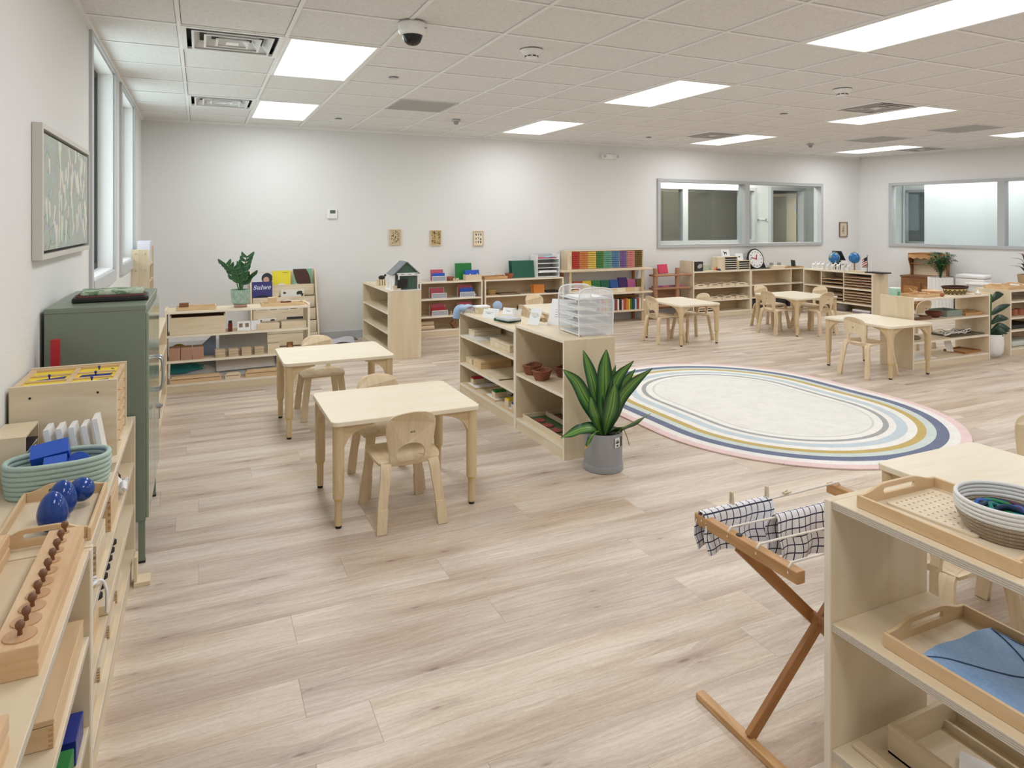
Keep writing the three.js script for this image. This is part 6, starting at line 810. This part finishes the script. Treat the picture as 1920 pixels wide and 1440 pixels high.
// ---------- kitchen-tools shelf ----------
{
  const Z = -4.66, bowl = (nm, label, x, y, z, r, h, m, sx = 1) => { const t = thing(nm, label, 'bowl', [x, y + .0004, z]); part(t, 'bowl', lathe([[.001, 0], [r * .55, 0], [r * .9, h * .6], [r, h], [r * .93, h], [r * .8, h * .55], [.001, .008]], 28).scale(sx, 1, 1), m); return t; };
  const tin = thing('green_tin', 'pale mint tin with dark print on the corner of the tools shelf', 'tin', [6.535, .7004, -4.74]); part(tin, 'body', cy(.052, .052, .085, 24), mat(0xa9d5bd, .45)); part(tin, 'lid', cy(.054, .054, .01, 24, 0, .085, 0), mat(0xd9ebe0, .45)); part(tin, 'print', bxb(.03, .04, .002, -.01, .02, .052), mat(0x57a27c, .6));
  trayOf('tool_tray', 'shallow wooden tray with spoons on the tools shelf', .34, .22, .03, [6.80, .7003, Z], 0, { flat: true, m: M.beech }); for (let k = 0; k < 3; k++) { const s = thing('wooden_spoon', ['wooden spoon rising from the shallow tray', 'second wooden spoon in the shallow tray', 'third wooden spoon in the shallow tray, lowest'][k], 'spoon', [6.80, .7225, Z - .06 + k * .055], .1, 'wooden spoons'); part(s, 'handle', tube([[-.1, .03 + .02 * (2 - k), 0], [0, .02, 0], [.06, .012, 0]], .006, 14, 8), M.beech); part(s, 'spoon_bowl', sph(.024, .08, .012, 0, 14).scale(1, .5, .8), M.beech); }
  bowl('wood_bowl', 'wide pale wooden bowl beside the spoon tray', 7.06, .70, Z - .04, .1, .05, M.beech); solo('little_ball', 'small reddish wooden ball before the wide bowl', 'ball', sph(.022, 0, .022, 0, 14), M.terracotta, [6.99, .7004, -4.545]); solo('white_slip', 'white paper slip before the spoon tray', 'paper', bxb(.11, .004, .05), M.paper, [6.62, .7004, -4.56]);
  const zb = thing('patterned_basket', 'oval basket with a dark rim and yellow zigzag pattern', 'basket', [7.38, .7004, Z]); part(zb, 'wall', surf((u, v) => { const a = u * 6.2832, r = .82 + .18 * v; return [Math.cos(a) * .16 * r, .002 + v * .075, Math.sin(a) * .1 * r, u, v]; }, 48, 6), mat(0xffffff, .9, { side: THREE.DoubleSide, map: canvasTex(512, 64, (c) => { c.fillStyle = '#d9c48a'; c.fillRect(0, 0, 512, 64); c.strokeStyle = '#4a3320'; c.lineWidth = 9; for (const y of [34, 52]) { c.beginPath(); for (let i = 0; i <= 32; i++) c.lineTo(i * 16, y + (i % 2 ? 9 : -9)); c.stroke(); } c.fillStyle = '#3a241c'; c.fillRect(0, 0, 512, 14); }) })); part(zb, 'rim', tube([...Array(20)].map((_, i) => { const a = i / 20 * 6.2832; return [Math.cos(a) * .16, .078, Math.sin(a) * .1]; }), .008, 48, 7, true), mat(0x4a2f25, .85)); part(zb, 'bottom', new THREE.CylinderGeometry(1, 1, .006, 28).scale(.13, 1, .08).translate(0, .004, 0), mat(0xb79f66, .9));
  bowl('wood_bowl', 'brown oval wooden bowl at the end of the tools shelf', 7.618, .70, Z - .09, .07, .06, M.oakTop, 1.0); const be = thing('white_bell', 'tiny white bell shaped holder before the patterned basket', 'holder', [7.585, .7004, -4.545]); part(be, 'bell', lathe([[.001, 0], [.03, 0], [.024, .02], [.008, .034], [.006, .045], [.001, .048]], 18), M.gloss);
  // upper level
  const st = trayOf('tool_tray', 'dark rimmed tray with cups on the upper level of the tools shelf', .28, .24, .03, [6.68, .4803, Z], 0, { flat: true, m: M.walnut, base: M.birch }); solo('shell_dish', 'grey ribbed shell dish on the dark rimmed tray', 'dish', at(new THREE.SphereGeometry(.07, 24, 10, 0, 7, 0, 1.57), 0, 0, 0).scale(1.1, .55, .8), mat(0xb3ad9f, .7), [6.72, .4868, Z - .02]); solo('white_brush', 'small white handled brush on the dark rimmed tray', 'brush', bxb(.12, .012, .02, 0, 0, 0, .004), M.gloss, [6.64, .4868, -4.58]);
  bowl('clay_bowl', 'dark red brown pouring bowl on the upper level', 6.97, .48, -4.62, .085, .06, mat(0x6d3526, .4)); const gb = thing('grey_box', 'green grey open box on the upper level of the tools shelf', 'box', [7.22, .4804, Z]); part(gb, 'box', boxOpen(.25, .065, .2, .006), mat(0x8d9a90, .7)); solo('white_ball', 'small white ball behind the green grey box', 'ball', sph(.025, 0, .025, 0, 14), M.gloss, [7.12, .4804, -4.8]);
  trayOf('tool_tray', 'woven brown tray with handles on the upper level by the upright', .3, .24, .028, [7.52, .4803, Z], 0, { m: M.oakTop });
  // middle level
  solo('dark_tray', 'thin dark green slab along the middle level of the tools shelf', 'tray', bxb(.56, .012, .26, 0, 0, 0, .004), mat(0x5d5844, .7), [7.40, .2704, Z]); const net = thing('rope_net', 'cream knotted net bag lying on the middle level', 'net', [7.2, .29, -4.6]); for (let k = 0; k < 7; k++) { const pts = []; for (let i = 0; i < 8; i++) pts.push([-.2 + i * .06, .01 + .03 * rnd() + .012 * Math.sin(i + k), -.08 + k * .024 + rr(-.03, .03)]); part(net, 'strand', tube(pts, .004, 40, 5), M.cord); } part(net, 'loop', tube([[.16, .02, .02], [.24, .05, .06], [.27, .02, .04], [.22, .008, .0]], .005, 30, 6, true), M.cord);
  const jar = thing('jam_jar', 'small glass jar with dark contents on the middle level', 'jar', [7.52, .2829, -4.62]); part(jar, 'glass', lathe([[.001, 0], [.04, 0], [.044, .03], [.036, .065], [.038, .08], [.034, .08], [.032, .064], [.04, .03], [.001, .004]], 24), M.clear); part(jar, 'filling', lathe([[.001, .004], [.036, .004], [.039, .03], [.001, .032]], 24), mat(0x3a1f28, .4)); solo('woven_pad', 'round brown woven pad at the end of the middle level', 'pad', lathe([[.001, 0], [.1, 0], [.11, .015], [.09, .03], [.001, .025]], 24).scale(1, 1, .8), mat(0x8a7560, .95), [6.66, .2704, Z]);
  // bottom level
  const cc = thing('leaning_card', 'white glossy card leaning on the bottom level of the tools shelf', 'card', [7.24, .10, -4.62], .15); part(cc, 'card', bxb(.14, .14, .004, 0, 0, 0, .001), M.gloss, null, [-.35, 0, -.16]); solo('white_tablet', 'white sheet lying on the bottom level behind the table leg', 'paper', bxb(.34, .006, .24), M.paper, [6.72, .0754, Z]); trayOf('tool_tray', 'flat brown tray on the bottom level of the tools shelf', .32, .22, .022, [7.5, .0753, Z], .1, { flat: true, m: M.oak, base: M.oakTop });
}
{ // shelf past the white pot
  const Z = -4.68; trayOf('tool_tray', 'wooden tray with a hand hole on top of the shelf at the picture edge', .36, .26, .04, [8.31, .7203, Z], 0, { m: M.beech }); solo('white_towel', 'folded white towel beside the tray with a hand hole', 'towel', slab(rrect(.2, .16, .02), .035, .012), M.paper, [8.62, .7204, -4.72]); 
  const p = thing('clay_pot_plant', 'square tan pot with a dark leafed plant at the picture edge', 'plant', [8.80, .7204, -4.72]); part(p, 'pot', new THREE.CylinderGeometry(.1, .08, .14, 4).rotateY(Math.PI / 4).translate(0, .07, 0), mat(0xb79b74, .8)); part(p, 'soil', bxb(.12, .004, .12, 0, .14, 0), M.soil);
  for (let k = 0; k < 12; k++) { const a = k * 2.4, r = .07 + .07 * (k % 3) / 2, y = .18 + .018 * k; part(p, 'leaf', leafGeo([[0, .14, 0], [Math.cos(a) * r * .5, y, Math.sin(a) * r * .5], [Math.cos(a) * r * 1.5, y + .02, Math.sin(a) * r * 1.5]], .045), k > 8 ? mat(0x5d2f26, .5, { side: THREE.DoubleSide }) : M.leafDark); }
  for (const [y, l] of [[.60, 'glass jars on the upper level at the picture edge'], [.42, 'copper pans on the lower level at the picture edge']]) { const t = thing('jar_group', l, 'jars', [8.36, y + .0004, -4.62]); for (let k = 0; k < 3; k++) part(t, 'jar', cy(.04, .045, .07, 18, -.12 + k * .11, 0, 0), y > .5 ? M.clear : M.terracotta); } solo('dark_trays', 'dark flat tray low on the shelf at the picture edge', 'tray', bxb(.5, .04, .26, 0, 0, 0, .004), M.dark, [8.45, .2804, Z]); solo('pale_cloths', 'stack of pale patterned cloth at the bottom of the picture edge shelf', 'cloth', bxb(.5, .06, .26, 0, 0, 0, .02), mat(0xcfd6d2, .9), [8.45, .0804, Z]);
}
// ---------- along the right-hand wall ----------
{
  const t = thing('play_hutch', 'brown wooden play kitchen hutch with an arched top against the far wall', 'play kitchen', rwp(1.22, 0, .19), RW); const W = .66;
  part(t, 'cabinet', bxb(W, .54, .34, 0, 0, 0, .004, 'x'), M.brown); part(t, 'counter', bxb(W + .02, .03, .36, 0, .54, 0, .004), M.walnut); for (const s of [-1, 1]) { const d = part(t, 'door', bxb(W / 2 - .02, .42, .012, s * W / 4, .04, .175, .003, 'y'), M.brown); part(d, 'panel', bxb(W / 2 - .1, .3, .008, s * W / 4, .1, .181), M.oak); part(d, 'knob', sph(.012, s * .03, .3, .19, 10), M.walnut); }
  for (const s of [-1, 1]) part(t, 'hutch_side', uvm(ext((() => { const q = new THREE.Shape(); q.moveTo(0, 0); q.lineTo(.1, 0); q.bezierCurveTo(.07, .1, .12, .18, .17, .26); q.lineTo(.17, .35); q.lineTo(0, .37); return q; })(), .016).rotateY(-R90).translate(s * (W / 2 - .05) + .008, .57, -.165), 'y'), M.brown);
  part(t, 'hutch_back', bxb(W - .12, .32, .008, 0, .57, -.16), M.birch); part(t, 'hutch_shelf', bxb(W - .12, .012, .1, 0, .76, -.11), M.oakTop); part(t, 'arched_top', uvm(ext((() => { const q = new THREE.Shape(); q.moveTo(-.29, 0); q.lineTo(.29, 0); q.lineTo(.29, .025); q.quadraticCurveTo(0, .055, -.29, .025); return q; })(), .17).translate(0, .915, -.165), 'x'), M.oak); part(t, 'scalloped_valance', uvm(ext((() => { const q = new THREE.Shape(); q.moveTo(-.28, .06); for (let i = 0; i <= 24; i++) q.lineTo(-.28 + .56 * i / 24, .012 * Math.sin(i * 1.3)); q.lineTo(.28, .06); return q; })(), .01).translate(0, .855, 0), 'x'), M.oakTop);
  const pl = thing('fluted_planter', 'white fluted cylinder planter with a feathery palm by the play hutch', 'planter', [10.77, 0, -7.03]); const fl = []; for (let i = 0; i < 40; i++) { } part(pl, 'pot', surf((u, v) => { const a = u * 6.2832, r = .165 + .012 * Math.cos(a * 20); return [Math.cos(a) * r, v * .59, Math.sin(a) * r]; }, 160, 2), mat(0xf0f0ee, .6, { side: THREE.DoubleSide })); part(pl, 'soil', cy(.155, .155, .01, 24, 0, .54, 0), M.soil);
  for (let k = 0; k < 34; k++) { const a = k * 2.4, r = .04 + .13 * ((k * 7) % 10) / 10, h = .26 + .2 * ((k * 3) % 7) / 7, fr = part(pl, 'frond', frondGeo(a, r, h), k % 3 ? M.leafMid : M.leafDark, [0, .545, 0]); void fr; }
  const b = thing('white_bin', 'white lidded bin beside the fluted planter', 'bin', [11.10, 0, -6.72], RW); part(b, 'body', bxb(.42, .58, .3, 0, 0, 0, .02), M.gloss); part(b, 'lid', bxb(.43, .06, .31, 0, .582, 0, .028), M.white);
  const w = thing('white_table', 'low white side table behind the picture edge shelf', 'table', [10.72, 0, -6.28], RW); part(w, 'tabletop', bxb(.5, .025, .3, 0, .53, 0, .004), M.gloss); for (const [x, z] of [[-1, -1], [1, -1], [-1, 1], [1, 1]]) part(w, 'leg', bxb(.03, .53, .03, x * .22, 0, z * .12), M.gloss); part(w, 'drawer', bxb(.46, .1, .27, 0, .43, 0, .004), mat(0xd4d6d6, .6));
}
// floor mats by the end shelf
{
  solo('floor_roll', 'crumpled pale lilac mat on the floor by the back wall', 'mat', sheet((u, v) => { const x = (u - .5) * .4, z = (v - .5) * .28; return [x, .02 + .045 * Math.exp(-12 * (v - .55) ** 2) + .012 * Math.sin(u * 8 + v * 3), z]; }, 20, 14, .005), mat(0xcfcad2, .9), [1.5, 0, -8.38]); solo('yellow_mat', 'mustard yellow rolled mat on the floor before the lilac one', 'mat', cy(.03, .03, .5, 16).rotateZ(R90).translate(.25, .03, 0), mat(0xcdbb6c, .9), [1.32, 0, -7.98]); solo('patterned_mat', 'small dark green patterned mat against the wall by the end shelf', 'mat', bxb(.2, .012, .14), mat(0x77806a, .95), [1.69, 0, -8.6]);
}
// ---------- plants ----------
function leafGeo(pts, w, o = {}) {      // a blade along a curve, folded along its rib
  const c = new THREE.CatmullRomCurve3(pts.map((p) => V(...p))), side0 = o.side ? V(...o.side) : null, fold = o.fold ?? .25;
  return surf((u, v) => { const p = c.getPoint(v), t = c.getTangent(v), up = V(0, 1, 0); let s = side0 ? side0.clone() : new THREE.Vector3().crossVectors(t, up); if (s.lengthSq() < 1e-6) s = V(1, 0, 0); s.normalize(); const n = new THREE.Vector3().crossVectors(s, t).normalize(), k = (u - .5) * 2, wd = w / 2 * (o.prof ? o.prof(v) : Math.pow(Math.sin(Math.PI * Math.min(1, .06 + v * .94)), .8)); const wave = (o.wave ?? 0) * Math.sin(v * 17 + k * 2) * Math.abs(k); return [p.x + s.x * k * wd + n.x * (Math.abs(k) * wd * fold + wave), p.y + s.y * k * wd + n.y * (Math.abs(k) * wd * fold + wave), p.z + s.z * k * wd + n.z * (Math.abs(k) * wd * fold + wave), u, v]; }, 6, 18);
}
function frondGeo(a, r, h) {
  const g = [], ca = Math.cos(a), sa = Math.sin(a), c = new THREE.CatmullRomCurve3([V(0, 0, 0), V(ca * r * .35, h * .6, sa * r * .35), V(ca * r, h, sa * r), V(ca * r * 1.45, h * .94, sa * r * 1.45)]); g.push(new THREE.TubeGeometry(c, 10, .003, 4));
  for (let i = 0; i < 12; i++) for (const s of [-1, 1]) { const p = c.getPoint(.28 + i * .06), l = .05 + .03 * Math.sin(i / 11 * 3.1), t = c.getTangent(.28 + i * .06), q = new THREE.Vector3().crossVectors(t, V(0, 1, 0)).normalize().multiplyScalar(s * l); g.push(leafGeo([[p.x, p.y, p.z], [p.x + q.x * .5 + t.x * l * .4, p.y + .01, p.z + q.z * .5 + t.z * l * .4], [p.x + q.x + t.x * l * .8, p.y - .01, p.z + q.z + t.z * l * .8]], .011)); }
  return mg(g);
}
{ // dracaena in the grey pot
  const t = thing('potted_dracaena', 'dracaena with long striped green leaves in a grey pot beside the divider shelf', 'plant', [2.205, 0, -3.49]), R = .114, H = .225;
  part(t, 'pot', lathe([[.001, .004], [R - .004, .004], [R, .03], [R, H], [R - .008, H], [R - .01, H - .03], [.001, H - .03]], 48), M.stone); part(t, 'saucer', lathe([[.001, 0], [R + .002, 0], [R + .005, .004], [R + .005, .036], [R + .001, .038], [.001, .03]], 48), M.stone); part(t, 'soil', cy(R - .012, R - .012, .006, 32, 0, H - .03, 0), M.soil);
  const tag = part(t, 'care_tag', faceTex(bx(.068, .056, .002, 0, 0, 0), .068, .056, 0, -.028), mat(0xffffff, .6, { map: canvasTex(128, 106, (c) => { c.fillStyle = '#e9e9e6'; c.fillRect(0, 0, 86, 106); c.fillStyle = '#55534d'; c.fillRect(86, 0, 42, 106); c.fillStyle = '#26302a'; for (let i = 0; i < 9; i++) { c.save(); c.translate(43, 62); c.rotate(-1.4 + i * .35); c.fillRect(-3, -40, 6, 38); c.restore(); } c.fillRect(26, 78, 34, 18); }) }), [.036, H - .045, R - .006 + .002], [0, .35, 0]); void tag;
  const lt = canvasTex(64, 256, (c) => { const g = [['#1f4526', 0, 64], ['#2f6431', 9, 46], ['#4c8038', 16, 32], ['#7aa048', 24, 7], ['#3d7236', 30, 4], ['#86a850', 36, 5]]; for (const [k, x, w] of g) { c.fillStyle = k; c.fillRect(x, 0, w, 256); } c.strokeStyle = 'rgba(150,185,100,.35)'; c.lineWidth = 1.4; for (let i = 0; i < 8; i++) { c.beginPath(); c.moveTo(12 + i * 5.5, 0); c.lineTo(12 + i * 5.5, 256); c.stroke(); } });
  const lm = mat(0xffffff, .32, { map: lt, side: THREE.DoubleSide }), prof = (v) => v < .5 ? .3 + .7 * Math.sin(v * Math.PI) : Math.pow(Math.sin(Math.PI * (.5 + (v - .5) * .985)), .75), B = H - .03;
  const r = eyeR, f = eyeF, Lf = (pts, w, side) => { const q = pts.map(([a, y, b]) => [r.x * a + f.x * b, y, r.z * a + f.z * b]); part(t, 'leaf', leafGeo([[q[0][0] * .2, B, q[0][2] * .2], ...q], w * 1.18, { prof, side: side ? [r.x * side[0] + f.x * side[2], side[1], r.z * side[0] + f.z * side[2]] : null, wave: .004, fold: .3 }), lm); };
  // points: across the picture, up, away from the camera
  Lf([[-.02, .3, -.0], [-.05, .46, .02], [-.085, .6, .03], [-.118, .70, .03]], .068, [1, .2, .2]); Lf([[.0, .32, .0], [.01, .46, .02], [.012, .6, .03], [.022, .705, .03]], .088, [1, 0, 0]); Lf([[.03, .3, .01], [.055, .45, .02], [.1, .55, .03], [.19, .635, .04]], .075, [.8, -.5, .2]); Lf([[.05, .3, -.01], [.1, .42, -.01], [.18, .52, -.02], [.29, .605, -.03]], .07, [.7, -.6, .2]); Lf([[.04, .32, .03], [.1, .44, .06], [.16, .52, .08], [.21, .575, .09]], .05, [.7, -.6, .2]); Lf([[-.05, .31, -.01], [-.11, .42, -.02], [-.17, .53, -.03], [-.245, .60, -.05]], .075, [.7, .6, .1]); Lf([[.02, .3, -.05], [.035, .38, -.08], [.045, .46, -.1], [.055, .53, -.1]], .082, [1, 0, 0]); Lf([[.06, .24, -.02], [.12, .265, -.05], [.19, .31, -.08], [.265, .355, -.1]], .075, [.3, -.5, .9]); Lf([[-.06, .24, -.03], [-.13, .245, -.06], [-.19, .235, -.09], [-.265, .215, -.12]], .078, [.1, .5, .9]); Lf([[-.03, .24, -.07], [-.06, .25, -.11], [-.09, .22, -.14], [-.115, .175, -.15]], .06, [.8, .2, .5]); Lf([[.035, .3, .03], [.05, .4, .06], [.065, .52, .07], [.085, .605, .07]], .045, [.9, -.2, .2]); Lf([[-.04, .28, -.04], [-.06, .34, -.07], [-.08, .40, -.09], [-.085, .45, -.09]], .055, [.9, .3, .1]);
  part(t, 'dry_leaf_tip', leafGeo([[r.x * -.1 + f.x * -.145, .19, r.z * -.1 + f.z * -.145], [r.x * -.12 + f.x * -.15, .17, r.z * -.12 + f.z * -.15], [r.x * -.13 + f.x * -.15, .155, r.z * -.13 + f.z * -.15]], .03), mat(0xc9a53a, .7, { side: THREE.DoubleSide })); part(t, 'loose_root', tube([[.05, H - .01, .06], [.1, H + .01, .06], [.13, H - .04, .06], [.14, H - .09, .07]], .003, 20, 6), mat(0x9aa070, .8));
}
{ // zz plant on the open shelf
  const t = thing('potted_zz_plant', 'glossy dark leafed plant in a mint speckled pot on the open shelf', 'plant', [.335, .7004, -6.68]); part(t, 'pot', lathe([[.001, .03], [.062, .03], [.075, .045], [.085, .16], [.077, .16], [.07, .05], [.001, .05]], 36), mat(0xffffff, .8, { map: dataTex(128, 128, (u, v) => { const n = vn(u * 40, v * 40, 40, 40); return mixc([140, 168, 150], [178, 200, 186], n); }) })); part(t, 'clay_foot', lathe([[.001, 0], [.054, 0], [.058, .03], [.001, .03]], 30), mat(0xc09a8c, .9)); part(t, 'soil', cy(.075, .075, .005, 24, 0, .145, 0), M.soil);
  const r = eyeR; const stems = [[-.13, .36, 0], [-.05, .3, .03], [.06, .45, 0], [-.02, .26, -.05], [.09, .2, -.03], [.02, .33, .04]];
  for (const [dx, h, dz] of stems) { const c = new THREE.CatmullRomCurve3([V(dx * .1, .145, dz * .3), V(dx * .45, .145 + h * .45, dz * .7), V(dx, .14 + h * .72, dz)]), st = part(t, 'stem', new THREE.TubeGeometry(c, 10, .005, 6), M.leafMid); for (let k = 0; k < 5; k++) for (const s of [-1, 1]) { const v = .3 + k * .16, p = c.getPoint(Math.min(1, v)), l = .072; part(st, 'leaflet', leafGeo([[p.x, p.y, p.z], [p.x + s * l * .5 + dx * .06, p.y + l * .3, p.z + s * .012], [p.x + s * l * .75 + dx * .12, p.y + l * .75, p.z + s * .02]], .034, { fold: .12, side: [.7, -.7 * s, .25] }), k % 2 ? M.leafDark : M.zz ??= mat(0x2f5c30, .35, { side: THREE.DoubleSide })); } }
}
{ // rubber plant in the white pot
  const t = thing('potted_rubber_plant', 'dark broad leafed plant in a rounded white pot between two shelves', 'plant', [7.895, 0, -4.60]); part(t, 'pot', lathe([[.001, 0], [.085, 0], [.12, .06], [.128, .15], [.122, .25], [.114, .25], [.12, .15], [.08, .02], [.001, .02]], 40), M.gloss); part(t, 'soil', cy(.112, .112, .006, 24, 0, .23, 0), M.soil); part(t, 'stem', tube([[0, .23, 0], [.01, .45, 0], [0, .68, .01]], .008, 14, 7), M.leafMid);
  const r = eyeR, f = eyeF; for (const [a, y, b, w, dy] of [[.12, .66, 0, .1, .02], [.17, .52, -.02, .085, .05], [.13, .42, -.06, .09, .0], [.14, .33, -.07, .09, -.02], [.1, .29, -.09, .08, -.03], [-.12, .5, .02, .09, .04], [-.1, .36, -.05, .08, 0], [.02, .6, .1, .09, .05], [.05, .27, -.12, .07, -.03], [.16, .28, -.02, .07, 0]]) part(t, 'leaf', leafGeo([[0, y - .06, 0], [r.x * a * .5 + f.x * b * .5, y, r.z * a * .5 + f.z * b * .5], [r.x * a * 1.25 + f.x * b, y + dy, r.z * a * 1.25 + f.z * b]], w, { fold: .12, side: [f.x * .25 + r.x * .2, 1, f.z * .25 + r.z * .2] }), M.rubber ??= mat(0x1f3a26, .3, { side: THREE.DoubleSide }));
}
renderer.render(scene, camera);
